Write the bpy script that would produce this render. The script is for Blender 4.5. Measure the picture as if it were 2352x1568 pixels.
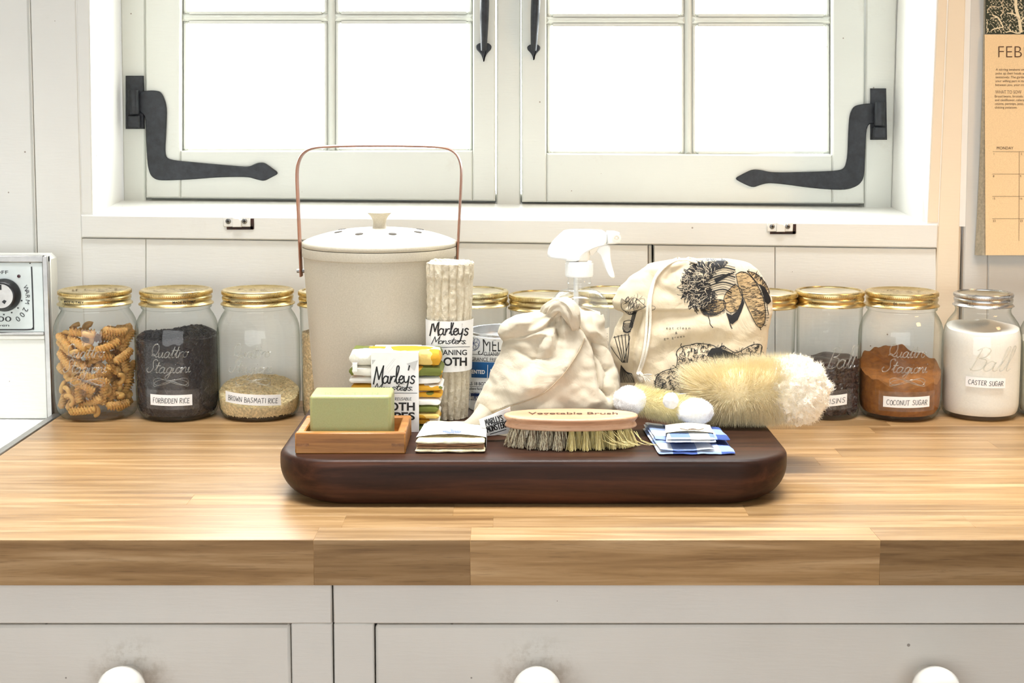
import bpy, bmesh, math, random
from mathutils import Vector, Matrix, noise
from mathutils.bvhtree import BVHTree
R = random.Random(7)
PI = math.pi
for o in list(bpy.data.objects): bpy.data.objects.remove(o)
SC = bpy.context.scene
COL = SC.collection

# ------------------------------------------------------------------ camera
F, PX, PY = 3240.0, 1176.0, 580.0
CY, CZ = -1.84, 1.277
TH = math.atan(0.098)
cs, sn = math.cos(TH), math.sin(TH)
cam = bpy.data.cameras.new('camera'); co = bpy.data.objects.new('camera', cam); COL.objects.link(co)
co.location = (0, CY, CZ); co.rotation_euler = (PI/2 - TH, 0, 0)
cam.sensor_width = 36; cam.lens = F/2352*36; cam.shift_y = (PY-784)/2352; cam.clip_start = .02
SC.camera = co

# ------------------------------------------------------------------ light and exposure
SC.view_settings.view_transform = 'Standard'; SC.view_settings.look = 'None'
SC.view_settings.gamma = 1; SC.view_settings.use_curve_mapping = False
SC.view_settings.exposure = 0.0
SC.cycles.use_denoising = True
SC.cycles.max_bounces = 14; SC.cycles.transparent_max_bounces = 24; SC.cycles.transmission_bounces = 12
SC.cycles.diffuse_bounces = 5; SC.cycles.glossy_bounces = 5
SC.cycles.sample_clamp_indirect = 6.0
w = bpy.data.worlds.new('overcast_sky'); SC.world = w; w.use_nodes = True
bg = w.node_tree.nodes['Background']; bg.inputs[0].default_value = (.97, .985, 1, 1); bg.inputs[1].default_value = 12.5
def area(name, loc, target, sx, sy, power, col, spread=PI, portal=False):
    l = bpy.data.lights.new(name, 'AREA'); l.shape = 'RECTANGLE'; l.size = sx; l.size_y = sy
    l.energy = power; l.color = col; l.spread = spread
    if portal: l.cycles.is_portal = True
    o = bpy.data.objects.new(name, l); COL.objects.link(o); o.location = loc
    o.rotation_euler = (Vector(target)-Vector(loc)).to_track_quat('-Z', 'Y').to_euler(); return o
area('window_portal', (0, .30, 1.58), (0, -1, 1.58), 1.2, 1.1, 1, (1, 1, 1), portal=True)
area('room_fill', (-.25, -2.3, 1.2), (0, 0, .95), 2.3, .9, 22.5, (.95, .985, 1))  # added fill light behind the camera, brightens surfaces facing the room
area('overhead_fill', (0, -.52, 2.38), (0, -.50, .9), 2.4, .22, 14, (.97, .99, 1), spread=1.0)  # added narrow-beam fill from above, brightens the worktop and upper faces
area('warm_ceiling_lamp', (1.55, -1.25, 2.15), (.62, 0, 1.25), .35, .35, .9, (1, .60, .26), spread=.85)

# ------------------------------------------------------------------ pixel of the photo -> point in the room
def ray(px, py):
    a = (px-PX)/F; b = (PY-py)/F
    return Vector((a, cs+b*sn, -sn+b*cs))
def atd(px, py, d):
    v = ray(px, py); k = d/v.y
    return Vector((v.x*k, d+CY, CZ+v.z*k))
def proj(p):
    x, y, z = p[0], p[1]-CY, p[2]-CZ
    w = y*cs-z*sn; u = y*sn+z*cs
    return PX+F*x/w, PY-F*u/w
def atz(px, py, z):
    v = ray(px, py); k = (z-CZ)/v.z
    return Vector((v.x*k, v.y*k+CY, z))

# ------------------------------------------------------------------ object helpers
def tag(o, label=None, cat=None, group=None, kind=None):
    if label: o['label'] = label
    if cat: o['category'] = cat
    if group: o['group'] = group
    if kind: o['kind'] = kind
    return o
def thing(name, label, cat, loc=(0,0,0), rz=0, group=None):
    o = bpy.data.objects.new(name, None); COL.objects.link(o); o.empty_display_size = .02
    o.location = loc; o.rotation_euler = (0,0,rz)
    return tag(o, label, cat, group)
class M:
    """collects geometry for one mesh"""
    def __init__(s): s.v = []; s.f = []; s.sm = []; s.mi = []; s.uv = None; s.cur = 0
    def add(s, vs, fs, smooth=False, T=None):
        n = len(s.v)
        s.v += [tuple(T @ Vector(p)) if T is not None else tuple(p) for p in vs]
        for f in fs: s.f.append([i+n for i in f]); s.sm.append(smooth); s.mi.append(s.cur)
        return s
    def box(s, x0, x1, y0, y1, z0, z1, b=0.0, T=None):
        if b <= 0:
            vs = [(x,y,z) for z in (z0,z1) for y in (y0,y1) for x in (x0,x1)]
            return s.add(vs, [(0,2,3,1),(4,5,7,6),(0,1,5,4),(2,6,7,3),(0,4,6,2),(1,3,7,5)], False, T)
        b = min(b, (x1-x0)*.49, (y1-y0)*.49, (z1-z0)*.49)
        vs, idx = [], {}
        X, Y, Z = (x0,x1), (y0,y1), (z0,z1); X2, Y2, Z2 = (x0+b,x1-b), (y0+b,y1-b), (z0+b,z1-b)
        for i in (0,1):
            for j in (0,1):
                for k in (0,1):
                    idx[i,j,k,0] = len(vs); vs.append((X[i],Y2[j],Z2[k]))
                    idx[i,j,k,1] = len(vs); vs.append((X2[i],Y[j],Z2[k]))
                    idx[i,j,k,2] = len(vs); vs.append((X2[i],Y2[j],Z[k]))
        fs = []
        def face(ids, n):
            a, bb, c = (Vector(vs[q]) for q in ids[:3])
            if (bb-a).cross(c-a).dot(Vector(n)) < 0: ids = ids[::-1]
            fs.append(ids)
        for i in (0,1):
            g = 2*i-1
            face([idx[i,0,0,0],idx[i,1,0,0],idx[i,1,1,0],idx[i,0,1,0]], (g,0,0))
            face([idx[0,i,0,1],idx[1,i,0,1],idx[1,i,1,1],idx[0,i,1,1]], (0,g,0))
            face([idx[0,0,i,2],idx[1,0,i,2],idx[1,1,i,2],idx[0,1,i,2]], (0,0,g))
            for j in (0,1):
                h = 2*j-1
                face([idx[i,j,0,0],idx[i,j,1,0],idx[i,j,1,1],idx[i,j,0,1]], (g,h,0))
                face([idx[i,0,j,0],idx[i,1,j,0],idx[i,1,j,2],idx[i,0,j,2]], (g,0,h))
                face([idx[0,i,j,1],idx[1,i,j,1],idx[1,i,j,2],idx[0,i,j,2]], (0,g,h))
                for k in (0,1):
                    face([idx[i,j,k,0],idx[i,j,k,1],idx[i,j,k,2]], (g,h,2*k-1))
        return s.add(vs, fs, False, T)
    def quad(s, q, yf, yb, b=.0015):
        """board on the wall: q = 4 points (x,z) counter-clockwise from the room, front at yf, back at yb"""
        c = Vector((sum(p[0] for p in q)/4, sum(p[1] for p in q)/4))
        vs = []
        for k in range(4):
            p = Vector(q[k]); a = Vector(q[k-1]); n = Vector(q[(k+1)%4])
            e = ((a-p).normalized()+(n-p).normalized())*b
            vs += [(p.x+e.x, yf, p.y+e.y), (p.x, yf+b, p.y), (p.x, yb, p.y)]
        fs = [(0,3,6,9), (11,8,5,2)]
        for k in range(4):
            m = (k+1)%4
            fs += [(3*k,3*k+1,3*m+1,3*m), (3*k+1,3*k+2,3*m+2,3*m+1)]
        return s.add(vs, fs)
    def prism(s, poly, y0, y1, b=0.0, T=None, smooth=False):
        """polygon (x,z), counter-clockwise seen from -y, extruded in y, optional chamfer in front"""
        n = len(poly); vs = []; fs = []
        c = [Vector(p) for p in poly]
        ins = []
        for k in range(n):
            e1 = (c[k]-c[k-1]).normalized(); e2 = (c[(k+1)%n]-c[k]).normalized()
            nn = Vector((-e1.y-e2.y, e1.x+e2.x)); nn = nn.normalized() if nn.length > 1e-6 else Vector((0,0))
            ins.append(c[k]+nn*b)
        for p in (ins if b else c): vs.append((p.x, y0, p.y))
        if b:
            for p in c: vs.append((p.x, y0+b, p.y))
        for p in c: vs.append((p.x, y1, p.y))
        L = 3 if b else 2
        fs.append(list(range(n))); fs.append(list(range((L-1)*n, L*n))[::-1])
        s.add(vs, fs, False, T); s.f, s.sm, s.mi
        base = len(s.v)-len(vs)
        for l in range(L-1):
            for k in range(n):
                m = (k+1)%n
                s.f.append([base+l*n+k, base+(l+1)*n+k, base+(l+1)*n+m, base+l*n+m]); s.sm.append(smooth); s.mi.append(s.cur)
        return s
    def lathe(s, prof, n=48, T=None, smooth=True, a0=0.0):
        """prof = [(r,z)...]; r=0 closes"""
        vs, fs, rows = [], [], []
        for r, z in prof:
            if r <= 1e-7: rows.append([len(vs)]); vs.append((0,0,z))
            else:
                rows.append(list(range(len(vs), len(vs)+n)))
                vs += [(r*math.cos(a0+2*PI*k/n), r*math.sin(a0+2*PI*k/n), z) for k in range(n)]
        for a, b in zip(rows, rows[1:]):
            for k in range(n):
                m = (k+1)%n
                if len(a) == 1 and len(b) == 1: continue
                if len(a) == 1: fs.append((a[0], b[m], b[k]))
                elif len(b) == 1: fs.append((a[k], a[m], b[0]))
                else: fs.append((a[k], a[m], b[m], b[k]))
        return s.add(vs, fs, smooth, T)
    def tube(s, pts, rad, n=8, caps=True, closed=False, T=None, flat=None, mod=None):
        """rad: number or list. flat: (fx, fy) multipliers of the section"""
        P = [Vector(p) for p in pts]; m = len(P)
        if isinstance(rad, (int, float)): rad = [rad]*m
        up = Vector((0,0,1)); vs = []; fs = []
        prev = None
        for i in range(m):
            if closed: t = P[(i+1)%m]-P[i-1]
            else: t = P[min(i+1,m-1)]-P[max(i-1,0)]
            t = t.normalized() if t.length > 1e-9 else Vector((0,0,1))
            if prev is None:
                r = up if abs(t.dot(up)) < .9 else Vector((1,0,0))
                a = (r - t*r.dot(t)).normalized()
            else:
                a = prev - t*prev.dot(t); a = a.normalized() if a.length > 1e-9 else prev
            prev = a; b = t.cross(a)
            fx, fy = flat or (1, 1)
            for k in range(n):
                q = 2*PI*k/n
                vs.append(P[i] + (a*(math.cos(q)*fx) + b*(math.sin(q)*fy))*rad[i]*(mod(i/(m-1), q) if mod else 1))
        for i in range(m if closed else m-1):
            j = (i+1)%m
            for k in range(n):
                l = (k+1)%n
                fs.append((i*n+k, i*n+l, j*n+l, j*n+k))
        if caps and not closed:
            fs.append(list(range(n))[::-1]); fs.append([(m-1)*n+k for k in range(n)])
        return s.add(vs, fs, True, T)
    def grid(s, nu, nv, fn, smooth=True, closeu=False):
        vs = [fn(i/(nu if closeu else nu-1), j/(nv-1)) for j in range(nv) for i in range(nu)]
        fs = []
        for j in range(nv-1):
            for i in range(nu if closeu else nu-1):
                k = (i+1)%nu
                fs.append((j*nu+i, j*nu+k, (j+1)*nu+k, (j+1)*nu+i))
        return s.add(vs, fs, smooth)
    def mesh(s, name):
        me = bpy.data.meshes.new(name); me.from_pydata(s.v, [], s.f)
        me.polygons.foreach_set('use_smooth', s.sm)
        me.polygons.foreach_set('material_index', s.mi); me.set_sharp_from_angle(angle=.75)
        return me
    def build(s, name, mats, parent=None, label=None, bevel=0, sub=0, **kw):
        me = s.mesh(name)
        for m_ in (mats if isinstance(mats, (list, tuple)) else [mats]): me.materials.append(m_)
        o = bpy.data.objects.new(name, me); COL.objects.link(o)
        if parent: o.parent = parent
        if bevel:
            md = o.modifiers.new('bevel', 'BEVEL'); md.width = bevel; md.segments = 2; md.limit_method = 'ANGLE'
        if sub:
            md = o.modifiers.new('subdivision', 'SUBSURF'); md.levels = sub; md.render_levels = sub
        if label or kw: tag(o, label, **kw)
        return o
def wloc(o):
    v = Vector((0,0,0))
    while o is not None: v += o.location; o = o.parent
    return v
def build_w(m, name, mats, parent, label=None, **k):
    """geometry given in room coordinates, stored relative to its thing"""
    s = wloc(parent); keep = m.v; m.v = [(p[0]-s.x, p[1]-s.y, p[2]-s.z) for p in m.v]
    o = m.build(name, mats, parent, label, **k); m.v = keep
    return o
def bvh_of(*ms):
    vs, fs = [], []
    for m in ms:
        n = len(vs); vs += [tuple(p) for p in m.v]; fs += [[i+n for i in f] for f in m.f]
    return BVHTree.FromPolygons(vs, fs)
def structure(o): o['kind'] = 'structure'; return o

# ------------------------------------------------------------------ materials
def srgb(r, g=None, b=None):
    if g is None: g = b = r
    f = lambda c: c/12.92 if c <= .04045 else ((c+.055)/1.055)**2.4
    return (f(r/255), f(g/255), f(b/255), 1)
class NT:
    def __init__(s, name):
        s.m = bpy.data.materials.new(name); s.m.use_nodes = True; s.t = s.m.node_tree; s.t.nodes.clear()
        s.out = s.t.nodes.new('ShaderNodeOutputMaterial')
    def n(s, kind, **kw):
        nd = s.t.nodes.new('ShaderNode'+kind)
        for k, v in kw.items():
            if k.startswith('i_'): nd.inputs[k[2:].replace('_', ' ')].default_value = v
            else: setattr(nd, k, v)
        return nd
    def l(s, a, b): s.t.links.new(a, b)
    def ramp(s, fac, stops, interp='LINEAR'):
        r = s.n('ValToRGB'); r.color_ramp.interpolation = interp
        e = r.color_ramp.elements
        while len(e) < len(stops): e.new(.5)
        for q, (p, c) in zip(e, stops): q.position = p; q.color = c if len(c) == 4 else (*c, 1)
        s.l(fac, r.inputs[0]); return r.outputs[0]
    def coords(s, scale=(1,1,1), kind='Object'):
        tc = s.n('TexCoord'); mp = s.n('Mapping'); mp.inputs['Scale'].default_value = scale
        s.l(tc.outputs[kind], mp.inputs[0]); return mp.outputs[0]
    def noise(s, vec, scale, detail=4, rough=.5, dist=0):
        nd = s.n('TexNoise'); nd.inputs['Scale'].default_value = scale; nd.inputs['Detail'].default_value = detail
        nd.inputs['Roughness'].default_value = rough; nd.inputs['Distortion'].default_value = dist
        if vec is not None: s.l(vec, nd.inputs['Vector'])
        return nd.outputs[0]
    def mix(s, a, b, fac, mode='MIX'):
        nd = s.n('MixRGB', blend_type=mode)
        for q, v in ((1, a), (2, b), (0, fac)):
            if isinstance(v, (tuple, float, int)): nd.inputs[q].default_value = v
            else: s.l(v, nd.inputs[q])
        return nd.outputs[0]
    def math(s, op, a, b=0.0):
        nd = s.n('Math', operation=op)
        for q, v in ((0, a), (1, b)):
            if isinstance(v, (float, int)): nd.inputs[q].default_value = v
            else: s.l(v, nd.inputs[q])
        return nd.outputs[0]
    def bsdf(s, col, rough=.5, bump=None, bstr=.2, bdist=.001, **kw):
        p = s.n('BsdfPrincipled')
        if isinstance(col, tuple): p.inputs['Base Color'].default_value = col
        else: s.l(col, p.inputs['Base Color'])
        if isinstance(rough, (float, int)): p.inputs['Roughness'].default_value = rough
        else: s.l(rough, p.inputs['Roughness'])
        for k, v in kw.items():
            k = k.replace('_', ' ')
            if isinstance(v, (float, int, tuple)): p.inputs[k].default_value = v
            else: s.l(v, p.inputs[k])
        if bump is not None:
            b = s.n('Bump'); b.inputs['Strength'].default_value = bstr; b.inputs['Distance'].default_value = bdist
            s.l(bump, b.inputs['Height']); s.l(b.outputs[0], p.inputs['Normal'])
        s.l(p.outputs[0], s.out.inputs[0]); s.p = p; return s.m
def plain(name, col, rough=.5, nscale=60, var=.06, bstr=.1, bdist=.0005, **kw):
    t = NT(name); v = t.coords()
    nz = t.noise(v, nscale, 4)
    d = tuple(c*(1-var*2) for c in col[:3])+(1,); e = tuple(min(1, c*(1+var)) for c in col[:3])+(1,)
    return t.bsdf(t.ramp(nz, [(.3, d), (.7, e)]), rough, nz, bstr, bdist, **kw)
def paint(name, col, grime=(.42,.33,.22,1), amount=.5, rough=.42, speck=.5, seed=0.0):
    """old brushed paint: brush strokes in the relief, chips, grubby specks"""
    t = NT(name); v = t.coords()
    st = t.noise(t.coords((7, 60, 60)), 6, 5, .6)
    lump = t.noise(v, 38, 3, .5); big = t.noise(v, 3.1+seed, 4, .6)
    sp = t.n('TexVoronoi'); sp.inputs['Scale'].default_value = 46+seed; t.l(v, sp.inputs['Vector'])
    hit = t.math('LESS_THAN', sp.outputs['Distance'], .055)
    some = t.n('SeparateColor'); t.l(sp.outputs['Color'], some.inputs[0])
    hit = t.math('MULTIPLY', hit, t.math('GREATER_THAN', some.outputs[0], 1-.5*speck))
    dark = tuple(c*.93 for c in col[:3])+(1,)
    base = t.mix(col, dark, t.ramp(big, [(.35,(0,0,0)),(.7,(1,1,1))]))
    gr = t.ramp(t.noise(v, 9+seed, 8, .75), [(.60,(0,0,0)),(.74,(1,1,1))])
    base = t.mix(base, grime, t.math('MULTIPLY', gr, .22*amount))
    base = t.mix(base, (.22,.15,.10,1), t.math('MULTIPLY', hit, .75))
    h = t.math('ADD', t.math('MULTIPLY', st, .7), t.math('MULTIPLY', lump, .8))
    return t.bsdf(base, rough, h, .32, .0009)
WHITE = paint('white_wall_paint', srgb(236, 234, 227))
CREAM = paint('cream_wall_paint', srgb(242, 226, 200), seed=.7)
GREY = paint('pale_grey_wall_paint', srgb(214, 211, 204), amount=.3, seed=1.3)
SASHP = paint('white_window_paint', srgb(223,224,216), amount=.9, seed=.4)
CABP = paint('white_cabinet_paint', srgb(226, 221, 212), amount=.35, speck=.35, seed=1.9)
DARK = plain('dark_gap', srgb(38, 26, 20), .8)
IRON = None
def make_iron():
    t = NT('black_painted_iron'); v = t.coords()
    nz = t.noise(v, 95, 5, .65); big = t.noise(v, 22, 5, .7)
    c = t.ramp(nz, [(.3, srgb(16,18,22)), (.72, srgb(44,47,54))])
    c = t.mix(c, srgb(150,155,160), t.math('MULTIPLY', t.ramp(big, [(.66,(0,0,0)),(.74,(1,1,1))]), .5))
    return t.bsdf(c, .48, nz, .5, .0012)
IRON = make_iron()
def make_glass(name, tint=(.90,.93,.91,1), edge=(.48,.52,.46,1), rough=0.02, haze=0.0, bump=0.0):
    """thin clear glass: what lies behind shows through, darker at grazing angles, with mirror reflections"""
    t = NT(name)
    lw = t.n('LayerWeight'); lw.inputs[0].default_value = .5
    tr = t.n('BsdfTransparent'); t.l(t.mix(tint, edge, t.ramp(lw.outputs['Facing'], [(.52,(0,0,0)),(.93,(1,1,1))])), tr.inputs[0])
    gl = t.n('BsdfGlossy'); gl.inputs['Roughness'].default_value = rough; gl.inputs[0].default_value = (1,1,1,1)
    l2 = t.n('LayerWeight'); l2.inputs[0].default_value = .5
    fr = t.math('ADD', t.math('MULTIPLY', t.math('POWER', l2.outputs['Facing'], 4.0), .42), .035)
    if bump:
        b = t.n('Bump'); b.inputs['Strength'].default_value = bump; b.inputs['Distance'].default_value = .002
        t.l(t.noise(t.coords(), 45, 2), b.inputs['Height']); t.l(b.outputs[0], gl.inputs['Normal'])
    mx = t.n('MixShader'); t.l(fr, mx.inputs[0]); t.l(tr.outputs[0], mx.inputs[1]); t.l(gl.outputs[0], mx.inputs[2])
    out = mx
    if haze:
        df = t.n('BsdfDiffuse'); df.inputs[0].default_value = (.85,.85,.82,1)
        m2 = t.n('MixShader')
        t.l(t.math('MULTIPLY', t.ramp(t.noise(t.coords(), 55, 5, .65), [(.35,(.2,.2,.2)),(.75,(1,1,1))]), haze), m2.inputs[0])
        t.l(mx.outputs[0], m2.inputs[1]); t.l(df.outputs[0], m2.inputs[2]); out = m2
    t.l(out.outputs[0], t.out.inputs[0]); return t.m
PANE = make_glass('window_glass', (.97,.985,.98,1), (.8,.85,.83,1))
def wood(name, c0, c1, c2, rough=.4, along=(1.6, 26, 26), scale=3.0, rand=.25, bstr=.06, coat=0.0, fine=1.0, coat_ior=1.5, spec=.5):
    """straight-grained wood; every separate piece gets its own tone"""
    t = NT(name)
    tc = t.n('TexCoord'); oi = t.n('ObjectInfo')
    off = t.n('CombineXYZ'); t.l(t.math('MULTIPLY', oi.outputs['Random'], 37.0), off.inputs[0]); t.l(t.math('MULTIPLY', oi.outputs['Random'], 91.0), off.inputs[1])
    ad = t.n('VectorMath', operation='ADD'); t.l(tc.outputs['Object'], ad.inputs[0]); t.l(off.outputs[0], ad.inputs[1])
    mp = t.n('Mapping'); mp.inputs['Scale'].default_value = along; t.l(ad.outputs[0], mp.inputs[0])
    g = t.noise(mp.outputs[0], scale, 7, .62, .6)
    g2 = t.noise(mp.outputs[0], scale*7*fine, 4, .6)
    c = t.ramp(g, [(.28, c0), (.5, c1), (.74, c2)])
    c = t.mix(c, tuple(q*.55 for q in c0[:3])+(1,), t.math('MULTIPLY', t.ramp(g2, [(.56,(0,0,0)),(.78,(1,1,1))]), .55))
    mp2 = t.n('Mapping'); mp2.inputs['Scale'].default_value = (along[0]*3.2, along[1]*1.15, along[2]*1.15); t.l(ad.outputs[0], mp2.inputs[0])
    g3 = t.noise(mp2.outputs[0], scale*.8, 5, .7, 1.2)
    c = t.mix(c, tuple(q*.50 for q in c0[:3])+(1,), t.math('MULTIPLY', t.ramp(g3, [(.66,(0,0,0)),(.80,(1,1,1))]), .55))
    k = t.n('HueSaturation'); t.l(c, k.inputs['Color'])
    t.l(t.math('ADD', t.math('MULTIPLY', oi.outputs['Random'], rand*2), 1-rand), k.inputs['Value'])
    return t.bsdf(k.outputs[0], rough, g2, bstr, .0005, Coat_Weight=coat, Coat_Roughness=.36, Coat_IOR=coat_ior, Specular_IOR_Level=spec)
# ================================================================== THE SETTING
D = 1.84
def xz(px, py, d=D):
    p = atd(px, py, d); return (p.x, p.z)
def pq(a, b, c, e, d=D):
    """four photo corners lower-left, lower-right, upper-right, upper-left -> wall polygon"""
    return [xz(*a, d), xz(*b, d), xz(*c, d), xz(*e, d)]
YB = .022
# wall backing (four pieces round the opening) is the wall itself; boards are its pieces
wall = M()
xl, xr = xz(140, 250)[0], xz(2235, 250)[0]
zs = xz(1176, 520)[1]; ZT = 2.06; ZC = 2.42
wall.box(-1.75, xl, YB, .30, 0, ZC); wall.box(xr, 1.75, YB, .30, 0, ZC)
wall.box(xl, xr, YB, .30, 0, zs-.03); wall.box(xl, xr, YB, .30, ZT, ZC)
wall_back = structure(wall.build('wall_back', DARK))
def board(q, yf=0.0, mat=WHITE, b=.0016, yb=YB+.001):
    return M().quad(q, yf, yb, b).build('board', mat, wall_back)
TOPY = -1500
def ext(a, b, y):  # point on the line a-b at photo row y
    return (a[0]+(b[0]-a[0])*(y-a[1])/(b[1]-a[1]), y)
def vboard(l0, l1, r0, r1, yt, yb, **k):
    return board(pq(ext(l0,l1,yb), ext(r0,r1,yb), ext(r0,r1,yt), ext(l0,l1,yt)), **k)
LB = 1010
vboard((-330,0), (-320,565), (-152,0), (-140,565), TOPY, LB)
vboard((-149,0), (-137,565), (64,0), (79,565), TOPY, LB)
vboard((71,0), (87,565), (173.6,0), (187,490), TOPY, LB, yf=-.002, b=.0008)
vboard((66.5,0), (82,565), (70,0), (85.5,565), TOPY, LB, yf=-.0035, b=.001)
vboard((175,0), (187,490), (205.5,0), (213,490), TOPY, 491, yf=-.001)
board(pq((188,545),(2151,569),(2153,514),(187,493)), yf=-.004, mat=WHITE)                    # apron under the sill
for (xa, xb) in ((187.6,334.4), (335.4,1488), (1503,1779.6), (1781,2150)):
    ya = 547+(xa-188)*24/1963; yb_ = 547+(xb-188)*24/1963
    board(pq((xa,LB),(xb,LB),(xb,yb_),(xa,ya)), mat=WHITE, b=.0008)
vboard((1490.5,560),(1491,900),(1498,560),(1499,900), 564, LB, yf=.006)                          # strip in the wide joint
vboard((2153,0),(2129.5,511),(2176.2,0),(2155.2,511), TOPY, 512, yf=-.001, mat=CREAM)
vboard((2176.8,0),(2152.6,560),(2218.4,0),(2201,650), TOPY, LB, yf=-.001, mat=CREAM)
vboard((2219.5,0),(2202.5,650),(2223.5,0),(2206,650), TOPY, LB, yf=.003, mat=CREAM, b=.001)
vboard((2228,0),(2212,650),(2278,0),(2268,650), TOPY, LB, yf=-.0005, mat=GREY)
vboard((2279,0),(2269,650),(2760,0),(2760,650), TOPY, LB, yf=.0, mat=GREY)
board(pq((213,-1000),(2140,-1000),(2140,TOPY),(213,TOPY)))
# window reveal, sill and frame
DF = 2.03; YF = DF+CY
def hexa(m, f4, b4):
    """solid between two quads (lists of 4 points, same order)"""
    m.add([*f4, *b4], [(0,1,2,3),(7,6,5,4),(0,4,5,1),(1,5,6,2),(2,6,7,3),(3,7,4,0)]); return m
REV = paint('white_reveal_paint', srgb(240,238,232), amount=.25, speck=.2, seed=2.2)
def reveal(name, ft, fb, bt, bb, sgn):
    a, b_ = atd(*ft, D), atd(*fb, D); c, e = atd(*bt, DF+.02), atd(*bb, DF+.02)
    s = Vector((sgn*.07, 0, 0))
    return structure(hexa(M(), [b_, e, c, a], [b_+s, e+s, c+s, a+s]).build(name, REV))
reveal('trim_1', (191,-1010), (213.5,500), (266,-1010), (287,485), -1)
reveal('trim_2', (2194,-1010), (2129,520), (2085,-1010), (2040,500), 1)
reveal_top = M(); a, b_ = atd(185,-1000,D), atd(2200,-1000,D); c, e = atd(2075,-1000,DF+.05), atd(262,-1000,DF+.05)
up = Vector((0,0,.02)); structure(hexa(reveal_top, [a,b_,c,e], [a+up,b_+up,c+up,e+up]).build('trim_3', REV))
a, b_ = atd(186,492.5,D+.0006), atd(2155,513,D+.0006); c, e = atd(2052,471.5,DF+.03), atd(277,455.5,DF+.03); dn = Vector((0,0,-.028))
sill = structure(hexa(M(), [a+dn,b_+dn,c+dn,e+dn], [a,b_,c,e]).build('window_sill', REV, bevel=.003))
sill.name = 'trim_4'
fr = M()
def fq(m, a, b, c, e, yf, yb, d=DF, bv=.002): m.quad(pq(a,b,c,e,d), yf, yb, bv); return m
TY = -960
fq(fr, (284,470),(334,470),(331,TY),(262,TY), YF, .29)
fq(fr, (1986,495),(2048,495),(2085,TY),(1998,TY), YF, .29)
fq(fr, (1140.5,480),(1195.5,480),(1198,TY),(1142,TY), YF+.002, .29)
fq(fr, (262,TY+4),(2085,TY+4),(2085,-1040),(262,-1040), YF+.001, .29)
fq(fr, (284,540),(2048,540),(2048,446),(284,446), YF+.037, .29)
structure(fr.build('trim_5', SASHP))
HY = [43, -262, -567, -872]
def sash(name, L, Rr, mv, hl, hr, bl, br, gl, gr, stl, lab):
    """one casement: L,Rr outer sides; gl,gr glass sides; mv muntin; bottom rows left/right bl,br; glass bottom row gb"""
    root = thing(name, None, None, (0,0,0)); del_cat(root)
    tag(root, lab, kind='structure')
    P = lambda m_, n_: m_.build(n_, SASHP, root)
    t0 = -948
    m = fq(M(), (L,bl),(gl,bl+(br-bl)*(gl-L)/(Rr-L)),(gl,t0),(L-5,t0), YF-.003, YF+.036); P(m, 'stile')
    m = fq(M(), (gr,br-(br-bl)*(Rr-gr)/(Rr-L)),(Rr,br),(Rr,t0),(gr,t0), YF-.003, YF+.036); P(m, 'stile')
    yb0 = bl+(br-bl)*(gl-L)/(Rr-L); yb1 = br-(br-bl)*(Rr-gr)/(Rr-L)
    m = fq(M(), (gl+.6,yb0),(gr-.6,yb1),(gr-.6,hr),(gl+.6,hl), YF-.0025, YF+.036); P(m, 'rail')
    m = fq(M(), (gl+.6,-890),(gr-.6,-890),(gr-.6,t0),(gl+.6,t0), YF-.0025, YF+.036); P(m, 'rail')
    # glazing bead: sloping inner moulding
    m = fq(M(), (mv-8.5,hl+4),(mv+8.5,hl+4),(mv+8.5,-892),(mv-8.5,-892), YF+.008, YF+.032, bv=.004); P(m, 'muntin')
    rows = [hl+2]+[h+(2 if gl > 1200 else -4) for h in HY]
    for h in rows[1:-1]:
        for (xa, xb) in ((gl-1, mv-8), (mv+8, gr+1)):
            m = fq(M(), (xa,h+8),(xb,h+8),(xb,h-8),(xa,h-8), YF+.008, YF+.032, bv=.004); P(m, 'muntin')
    for (xa, xb) in ((gl+1, mv-8.5), (mv+8.5, gr-1)):
        for q in range(len(rows)-1):
            ya = rows[q]-(8 if q else 0); yb_ = rows[q+1]+8
            m = M(); bd = 9
            fq(m, (xa,ya),(xa+bd,ya),(xa+bd,yb_),(xa,yb_), YF+.010, YF+.030, bv=.004)
            fq(m, (xb-bd,ya),(xb,ya),(xb,yb_),(xb-bd,yb_), YF+.010, YF+.030, bv=.004)
            fq(m, (xa+bd,ya),(xb-bd,ya),(xb-bd,ya-bd*.7),(xa+bd,ya-bd*.7), YF+.010, YF+.030, bv=.004)
            fq(m, (xa+bd,yb_+bd*.7),(xb-bd,yb_+bd*.7),(xb-bd,yb_),(xa+bd,yb_), YF+.010, YF+.030, bv=.004)
            P(m, 'glazing_bead')
            fq(M(), (xa,ya),(xb,ya),(xb,yb_),(xa,yb_), YF+.021, YF+.024, bv=.0004).build('pane', PANE, root)
    return root
def del_cat(o):
    for k in ('category', 'label'):
        if k in o: del o[k]
win1 = sash('window_1', 336.5, 1137.5, 759, 346, 346, 453.5, 461, 415, 1086, None, 'left casement of the white window with black strap hinge')
win2 = sash('window_2', 1199, 1984, 1583, 352, 356, 463.5, 467, 1255, 1911, None, 'right casement of the white window with black strap hinge')
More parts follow.
